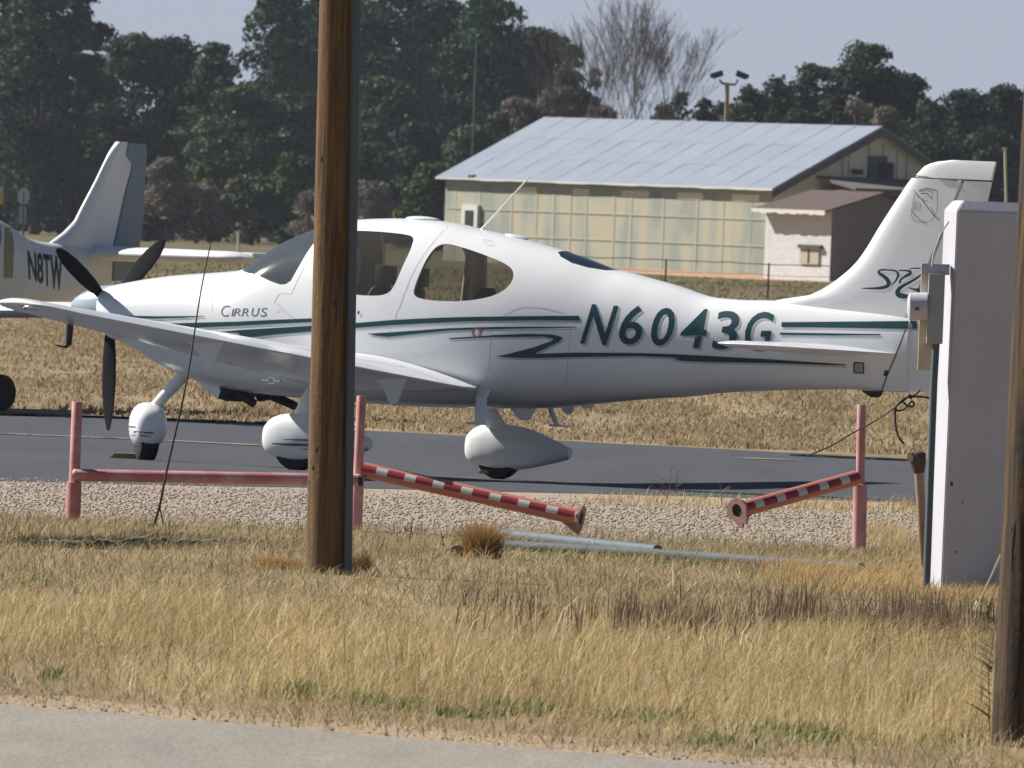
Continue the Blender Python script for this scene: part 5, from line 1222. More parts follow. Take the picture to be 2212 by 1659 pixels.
M['shadow_band_dark'] = mat('shadow_band_colour', (0.075, 0.06, 0.04), 0.95, noise=(12, 0.4, 0.65, (0.13, 0.105, 0.06), (1, 1, 1))); obj('bank', bm, M['shadow_band_dark'], led)  # dark colour imitates a cast shadow on the grass


# ================================================================== far buildings
def bmat(name, base, kind):
    m = bpy.data.materials.new(name); m.use_nodes = True; t = m.node_tree; b = t.nodes['Principled BSDF']; b.inputs['Roughness'].default_value = 0.7
    tc = t.nodes.new('ShaderNodeTexCoord'); mp = t.nodes.new('ShaderNodeMapping'); t.links.new(tc.outputs['Object'], mp.inputs[0])
    if kind == 'panel':
        v1 = t.nodes.new('ShaderNodeTexNoise'); v1.inputs['Scale'].default_value = 1.0; v1.inputs['Detail'].default_value = 1.0
        mp.inputs['Scale'].default_value = (0.75, 0.75, 0.25); t.links.new(mp.outputs[0], v1.inputs['Vector'])
        r = t.nodes.new('ShaderNodeValToRGB'); r.color_ramp.interpolation = 'EASE'; e = r.color_ramp.elements
        e[0].position = 0.38; e[0].color = (0.27, 0.285, 0.235, 1); e[1].position = 0.62; e[1].color = (0.41, 0.37, 0.26, 1); x = e.new(0.5); x.color = (0.34, 0.335, 0.265, 1)
        t.links.new(v1.outputs['Fac'], r.inputs[0]); t.links.new(r.outputs[0], b.inputs['Base Color'])
    elif kind == 'brick':
        br = t.nodes.new('ShaderNodeTexBrick'); br.inputs['Scale'].default_value = 2.2; br.inputs['Color1'].default_value = (0.60, 0.61, 0.61, 1); br.inputs['Color2'].default_value = (0.52, 0.525, 0.525, 1); br.inputs['Mortar'].default_value = (0.40, 0.40, 0.40, 1); br.inputs['Mortar Size'].default_value = 0.02
        mp.inputs['Rotation'].default_value = (rad(90), 0, 0); t.links.new(mp.outputs[0], br.inputs['Vector']); t.links.new(br.outputs['Color'], b.inputs['Base Color'])
    return m
M['panelwall'] = bmat('translucent_wall_panels', None, 'panel')
M['brick'] = bmat('white_painted_brick', None, 'brick')
M['cream'] = mat('cream_boarding', (0.82, 0.70, 0.50), 0.8, noise=(1.2, 0.4, 0.7, (0.72, 0.63, 0.48), (1, 1, 0.4)))
M['battens'] = mat('wall_battens', (0.375, 0.36, 0.285), 0.8)
M['metalroof'] = mat('galvanised_roofing', (0.22, 0.255, 0.31), 0.6, metal=0.0, noise=(0.5, 0.4, 0.65, (0.195, 0.23, 0.285), (1, 1, 1)))
M['roofedge'] = mat('pale_roof_edge', (0.6, 0.6, 0.56), 0.6)
M['brownroof'] = mat('brown_shingles', (0.095, 0.065, 0.057), 0.9, noise=(2.5, 0.4, 0.7, (0.07, 0.05, 0.045), (1, 1, 1)))
M['leanroof'] = mat('grey_brown_felt', (0.13, 0.115, 0.10), 0.9)
M['shadewall'] = mat('wall_shade_grey', (0.16, 0.155, 0.165), 0.85)  # shed gable's shade is put into this dark grey
M['darkopen'] = mat('dark_opening', (0.02, 0.02, 0.025), 0.9)
M['brickred'] = mat('orange_soil', (0.46, 0.27, 0.14), 0.95, noise=(1.5, 0.4, 0.7, (0.34, 0.22, 0.12), (1, 1, 1)))
AL = rad(54); va_ = Vector((-math.cos(AL), math.sin(AL), 0)); vb_ = Vector((math.sin(AL), math.cos(AL), 0)); ZV = Vector((0, 0, 1))
def gabled(name, lab, cat, u, Y, Ln, Wd, ze, zr, mats_, over_e=0.35, over_g=0.4, thick=0.09):
    q = ray(u, 800); c = CAM + q * (Y / q.y); c = Vector((c.x, Y, 0)); root = empty(name, c, lab, cat)
    # local axes: X along -a (so right), i.e. build in local coordinates then rotate
    Mx = Matrix((( -va_.x, vb_.x, 0, 0), (-va_.y, vb_.y, 0, 0), (0, 0, 1, 0), (0, 0, 0, 1)))   # local x towards the gable end we see, local y across
    root.matrix_world = Matrix.Translation(c) @ Mx
    bm = bmesh.new()
    def quad(*p): bm.faces.new([bm.verts.new(x) for x in p])
    quad((-Ln, 0, -0.2), (0, 0, -0.2), (0, 0, ze), (-Ln, 0, ze)); obj('side_wall', bm, M[mats_[0]], root)
    bm = bmesh.new()
    for x in (0, -Ln):
        bm.faces.new([bm.verts.new(p) for p in ((x, 0.002, -0.2), (x, Wd, -0.2), (x, Wd, ze), (x, Wd / 2, zr), (x, 0.002, ze))])
    quad((-Ln, Wd, -0.2), (0, Wd, -0.2), (0, Wd, ze), (-Ln, Wd, ze)); obj('gable_wall', bm, M[mats_[1]], root)
    sl = (zr - ze) / (Wd / 2)
    for sg in (0, 1):
        bm = bmesh.new(); e_y = -over_e if sg == 0 else Wd + over_e; e_z = ze - over_e * sl + 0.03
        n = 60 if mats_[2] == 'metalroof' else 1
        x0, x1 = -Ln - over_g, over_g
        a = [Vector((x0, e_y, e_z)), Vector((x1, e_y, e_z)), Vector((x1, Wd / 2, zr + 0.03)), Vector((x0, Wd / 2, zr + 0.03))]
        vs = [bm.verts.new(p) for p in a] + [bm.verts.new(p + Vector((0, 0, thick))) for p in a]
        for f in ((0, 1, 2, 3), (7, 6, 5, 4), (0, 4, 5, 1), (1, 5, 6, 2), (3, 2, 6, 7), (0, 3, 7, 4)): bm.faces.new([vs[i] for i in f])
        bmesh.ops.recalc_face_normals(bm, faces=bm.faces); ro = obj('roof', bm, M[mats_[2]], root)
        if mats_[2] == 'metalroof' and sg == 0:     # overlapping sheets
            rng = random.Random(2); bm = bmesh.new(); kx = 14
            for i in range(kx):
                for j in range(3):
                    xa = x0 + (x1 - x0) * i / kx; xb = x0 + (x1 - x0) * (i + 1) / kx - 0.012; fa, fb = j / 3.0, (j + 1) / 3.0 - 0.004
                    dz = thick + 0.006 + rng.uniform(0, 0.006); t1_, t2_ = rng.uniform(0, .004), rng.uniform(0, .004)
                    pts4 = [Vector((xa, e_y + (Wd / 2 - e_y) * fa, e_z + (zr + .03 - e_z) * fa + dz + t1_)), Vector((xb, e_y + (Wd / 2 - e_y) * fa, e_z + (zr + .03 - e_z) * fa + dz + t2_)),
                            Vector((xb, e_y + (Wd / 2 - e_y) * fb, e_z + (zr + .03 - e_z) * fb + dz + 0.02)), Vector((xa, e_y + (Wd / 2 - e_y) * fb, e_z + (zr + .03 - e_z) * fb + dz))]
                    bm.faces.new([bm.verts.new(p) for p in pts4])
            obj('roof_sheets', bm, M['metalroof'], ro)['kind'] = 'stuff'
    bm = bmesh.new(); rng = random.Random(4)             # ragged pale drip edge along the eave
    k = 40; pv = None
    for i in range(k + 1):
        x = -Ln - over_g + (Ln + 2 * over_g) * i / k; zz = ze - over_e * sl + 0.03; hh = rng.uniform(0.05, 0.10) if mats_[2] == 'metalroof' else rng.uniform(0.12, 0.2)
        cur = [bm.verts.new((x, -over_e - 0.012, zz + thick + 0.01)), bm.verts.new((x, -over_e - 0.012, zz + thick - hh))]
        if pv: bm.faces.new((pv[0], pv[1], cur[1], cur[0]))
        pv = cur
    obj('roof_edge', bm, M['roofedge'], root)
    return root
gh = gabled('greenhouse_shed', 'long low shed with pale grey metal roof and yellowish panel walls behind the aeroplane', 'shed', 1655, 585.0, 25.3, 11.6, 3.92, 6.78, ('panelwall', 'cream', 'metalroof'))
rng = random.Random(12)
for z, h_ in ((1.25, 0.06), (2.45, 0.06), (3.66, 0.12)):
    bm = bmesh.new(); box(bm, (-12.65, -0.018, z), (25.2, 0.03, h_)); obj('wall_rail', bm, M['battens'], gh)
x = -0.1
while x > -25:
    bm = bmesh.new(); w_ = rng.choice((0.18, 0.22, 0.5, 0.9) if rng.random() < 0.35 else (0.16, 0.2)); box(bm, (x - w_ / 2, -0.009 if w_ < 0.3 else -0.006, 1.85), (w_, 0.014 if w_ < 0.3 else 0.008, 3.7)); o = obj('wall_post' if w_ < 0.3 else 'wall_panel', bm, M['battens'] if w_ < 0.3 or rng.random() < 0.4 else M['panelwall'], gh); x -= rng.uniform(1.2, 2.6)
for i in range(5):                                   # cream boards under the eave
    bm = bmesh.new(); box(bm, (-2.0 - 4.2 * i, -0.025, 3.42), (rng.uniform(1.2, 2.6), 0.012, 0.30)); obj('board', bm, M['cream'], gh)
def on_wall(root, u, v, plane='side'):
    I = root.matrix_world.inverted(); o_ = I @ CAM; d_ = I.to_3x3() @ ray(u, v); ax = 1 if plane == 'side' else 0
    t_ = -o_[ax] / d_[ax]; return o_ + d_ * t_
def wall_box(name, root, u0, v0, u1, v1, plane, m, out_=0.05):
    a, b_ = on_wall(root, u0, v1, plane), on_wall(root, u1, v0, plane); c = (a + b_) / 2; bm = bmesh.new()
    if plane == 'side': box(bm, (c.x, -out_, c.z), (abs(b_.x - a.x), 2 * out_, abs(b_.z - a.z)))
    else: box(bm, (out_, c.y, c.z), (2 * out_, abs(b_.y - a.y), abs(b_.z - a.z)))
    return obj(name, bm, M[m], root)
wd = wall_box('door_frame', gh, 1003, 443, 1039, 492, 'side', 'roofedge', 0.10); wall_box('door_opening', gh, 1012, 455, 1030, 494, 'side', 'darkopen', 0.12)
wall_box('vent_pipe', gh, 1022, 378, 1032, 390, 'side', 'rust', 0.15)
wall_box('loft_door', gh, 1874, 338, 1914, 388, 'gable', 'pipe', 0.06); wall_box('loft_opening', gh, 1894, 352, 1926, 391, 'gable', 'darkopen', 0.09); wall_box('wall_lamp', gh, 1839, 366, 1858, 376, 'gable', 'darkopen', 0.12)
for u in (1818, 1831, 1873, 1905, 1935, 1956): wall_box('batten', gh, u, 296 + abs(u - 1885) * 0.55, u + 3, 392, 'gable', 'leanroof', 0.02)
bm = bmesh.new(); sl = (6.78 - 3.92) / 5.8         # brown verge board along the gable slopes
for y0, y1, z0_, z1_ in ((-0.35, 5.8, 3.75, 6.80), (11.95, 5.8, 3.75, 6.80)):
    p = [Vector((0.42, y0, z0_)), Vector((0.42, y1, z1_)), Vector((0.42, y1, z1_ - 0.34)), Vector((0.42, y0, z0_ - 0.30))]; bm.faces.new([bm.verts.new(q) for q in p])
obj('verge_board', bm, M['leanroof'], gh)
bm = bmesh.new(); a_ = on_wall(gh, 1762, 379, 'gable'); b_ = on_wall(gh, 2000, 388, 'gable')
p = [Vector((0.02, a_.y, a_.z)), Vector((0.02, b_.y, a_.z)), Vector((3.0, b_.y, a_.z - 0.5)), Vector((3.0, a_.y, a_.z - 0.5))]
vs = [bm.verts.new(q) for q in p] + [bm.verts.new(q - Vector((0, 0, 0.12))) for q in p]
for f in ((0, 1, 2, 3), (7, 6, 5, 4), (0, 4, 5, 1), (1, 5, 6, 2), (2, 6, 7, 3), (3, 7, 4, 0)): bm.faces.new([vs[i] for i in f])
box(bm, (1.5, (a_.y + b_.y) / 2, (a_.z - 0.6) / 2), (2.8, abs(b_.y - a_.y) - 0.2, a_.z - 0.62)); bmesh.ops.recalc_face_normals(bm, faces=bm.faces); obj('lean_to', bm, M['leanroof'], gh)
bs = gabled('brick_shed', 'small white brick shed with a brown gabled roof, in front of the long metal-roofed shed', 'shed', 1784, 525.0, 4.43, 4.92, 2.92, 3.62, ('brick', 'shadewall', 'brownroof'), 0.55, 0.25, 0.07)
wall_box('window', bs, 1730, 536, 1772, 570, 'side', 'battens', 0.04); wall_box('window_bar', bs, 1748, 538, 1752, 568, 'side', 'darkopen', 0.05); wall_box('window_lintel', bs, 1730, 530, 1778, 536, 'side', 'rust', 0.09)
strip('soil_bank', [(3.0, 585), (5.8, 574), (10.0, 556), (10.8, 530), (13.4, 519), (22, 512)], [8, 12, 14, 12, 14, 14], 0.02, M['brickred'])

# wire fence far behind
YF = 368.0
fn = empty('wire_fence', (6.0, YF, 0), 'thin dark wire fence on posts, in the field before the sheds', 'fence'); rng = random.Random(8)
for i in range(-2, 6):
    x = P(1660, 600, YF).x + i * 2.92 - 6.0; bm = bmesh.new(); box(bm, (x, 0, 0.52), (0.05, 0.05, 1.1)); obj('post', bm, M['rust'], fn)
for z in (1.04, 0.72, 0.42):
    bm = bmesh.new(); tube(bm, [Vector((P(1660, 600, YF).x - 6.0 + k * 0.42 - 6.6, 0.04, z + rng.uniform(-0.02, 0.02))) for k in range(55)], 0.014 if z > 1 else 0.007, 5); obj('strand', bm, M['rust'], fn)

# floodlight mast, radio mast, short posts
def pole_thing(name, lab, cat, u0, u1, vt, Y, r_, m, extra=None):
    vb = 476 + (u0 - 1106) * 0.0384 + 2 * ppm(Y); b_ = P(u0, vb, Y); root = empty(name, b_, lab, cat); t_ = P(u1, vt, Y) - b_
    bm = bmesh.new(); tube(bm, [Vector((0, 0, -0.2)), t_], [r_ * 1.15, r_], 10); obj('shaft', bm, M[m], root, sm=60)
    if extra: extra(root, b_)
    return root
def flood(root, b_):
    Y = b_.y
    bm = bmesh.new(); tube(bm, [P(1554, 172, Y) - b_, P(1560, 180, Y) - b_, P(1588, 183, Y) - b_, P(1594, 172, Y) - b_], 0.06, 6); obj('bracket', bm, M['pipe'], root)
    for u, v, a in ((1550, 161, -20), (1602, 162, 20)):
        bm = bmesh.new(); c = P(u, v, Y) - b_; box(bm, c, (0.56, 0.45, 0.30), rot=Matrix.Rotation(rad(a), 3, 'Y'), bev=0.06); box(bm, c + Vector((0.05 if a > 0 else -0.05, 0, 0.02)), (0.66, 0.2, 0.22), rot=Matrix.Rotation(rad(a), 3, 'Y'), bev=0.04); obj('floodlight', bm, M['darkopen'], root)
pole_thing('floodlight_mast', 'mast with two dark floodlights rising behind the metal roof', 'light mast', 1562, 1571, 180, 640, 0.11, 'postwood', flood)
pole_thing('radio_mast', 'very thin pale radio mast against dark trees, left of the long shed', 'mast', 1012, 1030, 85, 660, 0.045, 'pipe')
def capx(root, b_):
    bm = bmesh.new(); c = P(2170.5, 321, b_.y) - b_; box(bm, c, (0.10, 0.07, 0.05), bev=0.01); obj('cap', bm, M['paleWire'], root)
pole_thing('thin_post', 'thin pale yellow post with a small cap, rising behind the white pillar', 'post', 2181, 2171, 324, 300, 0.030, 'paleWire', capx)
# round board on a post under the left trees
def board(root, b_):
    Y = b_.y; k = ppm(Y)
    bm = bmesh.new(); lathe(bm, [(0.001, -0.04), (13 / k, -0.04), (13 / k, 0.04), (0.001, 0.04)], 20, Matrix.Translation(P(51, 424, Y) - b_) @ Matrix.Diagonal((1, 1, 1.45, 1)) @ Matrix.Rotation(math.pi / 2, 4, 'X')); bmesh.ops.recalc_face_normals(bm, faces=bm.faces); obj('board', bm, M['concrete'], root, sm=40)
    bm = bmesh.new(); box(bm, P(49, 465, Y) - b_, (16 / k, 0.06, 38 / k)); obj('panel', bm, M['greybox'], root)
pole_thing('sign_board', 'pale oval sign board on a post under the trees at the far left', 'sign', 50, 51, 415, 760, 0.06, 'pipe', board)
def yl(root, b_):
    bm = bmesh.new(); box(bm, P(-3, 424, b_.y) - b_, (0.55, 0.3, 0.95), bev=0.06); obj('head', bm, M['yellow'], root)
M['yellow'] = mat('yellow_enamel', (0.55, 0.36, 0.03), 0.5)
pole_thing('yellow_signal', 'yellow box on a post at the far left edge', 'signal', -4, -3, 440, 760, 0.06, 'pipe', yl)
pole_thing('white_marker', 'small white marker post in the grass before the far bushes', 'marker post', 515, 515, 500, 640, 0.06, 'roofedge')
# far parked car under the trees, seen as a dull blue shape
cp = Vector((P(560, 520, 770).x, 770, 0)); car = empty('parked_car', cp, 'dull blue car parked deep in shade under the far trees', 'car')
M['carblue'] = mat('dull_blue_paint', (0.06, 0.10, 0.14), 0.35)
bm = bmesh.new()
prof = [(-2.0, 0.35), (-2.0, 0.8), (-1.85, 0.95), (-1.2, 1.0), (-0.6, 1.42), (0.9, 1.42), (1.6, 1.02), (2.1, 0.95), (2.15, 0.4)]
prism(bm, [Vector((x, -0.8, z)) for x, z in prof], Vector((0, 1.6, 0))); obj('body', bm, M['carblue'], car)
bm = bmesh.new(); prism(bm, [Vector((x, -0.82, z)) for x, z in [(-1.1, 1.0), (-0.58, 1.36), (0.85, 1.36), (1.4, 1.02)]], Vector((0, 0.03, 0))); obj('side_window', bm, M['glassdark'], car)
for x in (-1.3, 1.35):
    bm = bmesh.new(); lathe(bm, [(0.001, -0.1), (0.32, -0.1), (0.32, 0.1), (0.001, 0.1)], 20, Matrix.Translation((x, -0.75, 0.32)) @ Matrix.Rotation(math.pi / 2, 4, 'X')); bmesh.ops.recalc_face_normals(bm, faces=bm.faces); obj('wheel', bm, M['black'], car, sm=40)

# ================================================================== trees
DK = [(0.026, 0.044, 0.024), (0.038, 0.058, 0.028), (0.056, 0.076, 0.036), (0.018, 0.033, 0.022)]
GRN = [(0.016, 0.050, 0.020), (0.022, 0.062, 0.025), (0.032, 0.078, 0.030), (0.012, 0.038, 0.018)]
OLV = [(0.060, 0.082, 0.038), (0.074, 0.094, 0.044), (0.050, 0.068, 0.034), (0.090, 0.105, 0.050)]
BRT = [(0.055, 0.090, 0.018), (0.070, 0.105, 0.020), (0.045, 0.072, 0.016)]
BRN = [(0.18, 0.15, 0.12), (0.21, 0.175, 0.14), (0.15, 0.125, 0.10), (0.24, 0.20, 0.16)]
def tree(u, vt, hw, Y, cols, seed, lab, cat='tree', name='tree', vb=None, dens=1.0, leaf=(0.20, 0.42), rag=0.35, shape='round', clear=0.05, wispy=False):
    k = ppm(Y); hz_ = 476 + (u - 1106) * 0.0384
    x = P(u, hz_, Y).x; H = 2 + (hz_ - vt) / k; W_ = hw / k * ((1.4 if u > 1500 else 1.12) if cat == 'tree' else 1.0)
    root = empty(name, (x, Y, 0), lab, cat)
    rng = np.random.default_rng(seed)
    # lobes
    nl = int(min(130, 26 + H * W_ * 1.5)); z0 = H * clear
    lob = []
    for i in range(nl):
        f = rng.random() ** 0.8; z = z0 + (H - z0) * f
        gf = 1.0
        if shape == 'round': env = math.sin(math.pi * min(1, (f * 0.86 + 0.12))) ** 0.6
        elif shape == 'cone': env = max(0.12, (1 - f) ** 0.8)
        else: env = 0.55 + 0.5 * math.sin(math.pi * f)
        a = rng.uniform(0, 2 * math.pi); rr = env * W_ * math.sqrt(rng.random()) * 0.92
        r_ = rng.uniform(0.6, 1.1) * (0.34 * W_ + 0.3) * (1.15 - 0.4 * f); z = min(z, H - r_ * 0.75)
        lob.append((rr * math.cos(a), rr * math.sin(a) * 0.8, max(z, z0 + r_ * 0.4), r_))
    lob.append((0, 0, H - 0.3 * W_ - 0.1, 0.3 * W_))
    lob = np.array(lob); n = int(dens * 90 * (lob[:, 3] ** 2).sum() / (0.25 ** 2) * 0.10)
    n = int(min(n * 2.2, 15000))
    pick = rng.choice(len(lob), n, p=lob[:, 3] ** 2 / (lob[:, 3] ** 2).sum())
    d = rng.normal(0, 1, (n, 3)); d /= np.linalg.norm(d, axis=1)[:, None]; d[:, 2] = np.where(d[:, 2] < -0.3, -d[:, 2], d[:, 2])
    rad_ = lob[pick, 3] * (1 - rag * 0.8 * rng.random(n) ** 1.3 + rag * 0.55 * rng.random(n) ** 4)
    c = lob[pick, :3] + d * rad_[:, None] * np.array([1.05, 1.0, 0.85])
    s_ = rng.uniform(leaf[0], leaf[1], n)
    nr = d + rng.normal(0, 0.75, (n, 3)); nr /= np.linalg.norm(nr, axis=1)[:, None]
    t1 = np.cross(nr, rng.normal(0, 1, (n, 3))); t1 /= np.linalg.norm(t1, axis=1)[:, None]; t2 = np.cross(nr, t1)
    asp = rng.uniform(0.12, 0.25, n) if wispy else rng.uniform(0.5, 0.9, n)
    if wispy: s_ = s_ * 1.6
    V = np.stack([c - t1 * s_[:, None] * 0.5, c + t2 * (s_ * asp)[:, None] * 0.5, c + t1 * s_[:, None] * 0.5, c - t2 * (s_ * asp)[:, None] * 0.5], 1)
    lobcol = np.array(cols)[rng.integers(0, len(cols), len(lob))] * rng.uniform(0.8, 1.25, (len(lob), 1))
    C = lobcol[pick] * rng.uniform(0.7, 1.3, (n, 1)); C = np.repeat(C, 4, 0)
    idx = np.arange(n * 4)
    bulk('crown', V.reshape(-1, 3), 4, idx, M['leaf'], root, col=np.clip(C, 0, 1))
    bm = bmesh.new(); rg = random.Random(seed); tr_ = max(0.10, H * 0.018)
    tube(bm, [Vector((0, 0, -0.3)), Vector((rg.uniform(-.2, .2), 0, H * 0.25)), Vector((rg.uniform(-.4, .4), 0, H * 0.55)), Vector((rg.uniform(-.4, .4), 0, H * 0.86))], [tr_ * 1.3, tr_, tr_ * 0.6, tr_ * 0.15], 8)
    for q in lob[:: max(1, len(lob) // 9)]:
        zb = min(q[2] * 0.6, H * 0.6); tube(bm, [Vector((0, 0, zb)), Vector((q[0] * 0.5, q[1] * 0.5, (zb + q[2]) / 2 + 0.2)), Vector((q[0], q[1], q[2]))], [tr_ * 0.4, tr_ * 0.25, tr_ * 0.08], 6)
    obj('trunk', bm, M['bark'], root, sm=60)
    return root
GT = 'trees beyond the airfield'
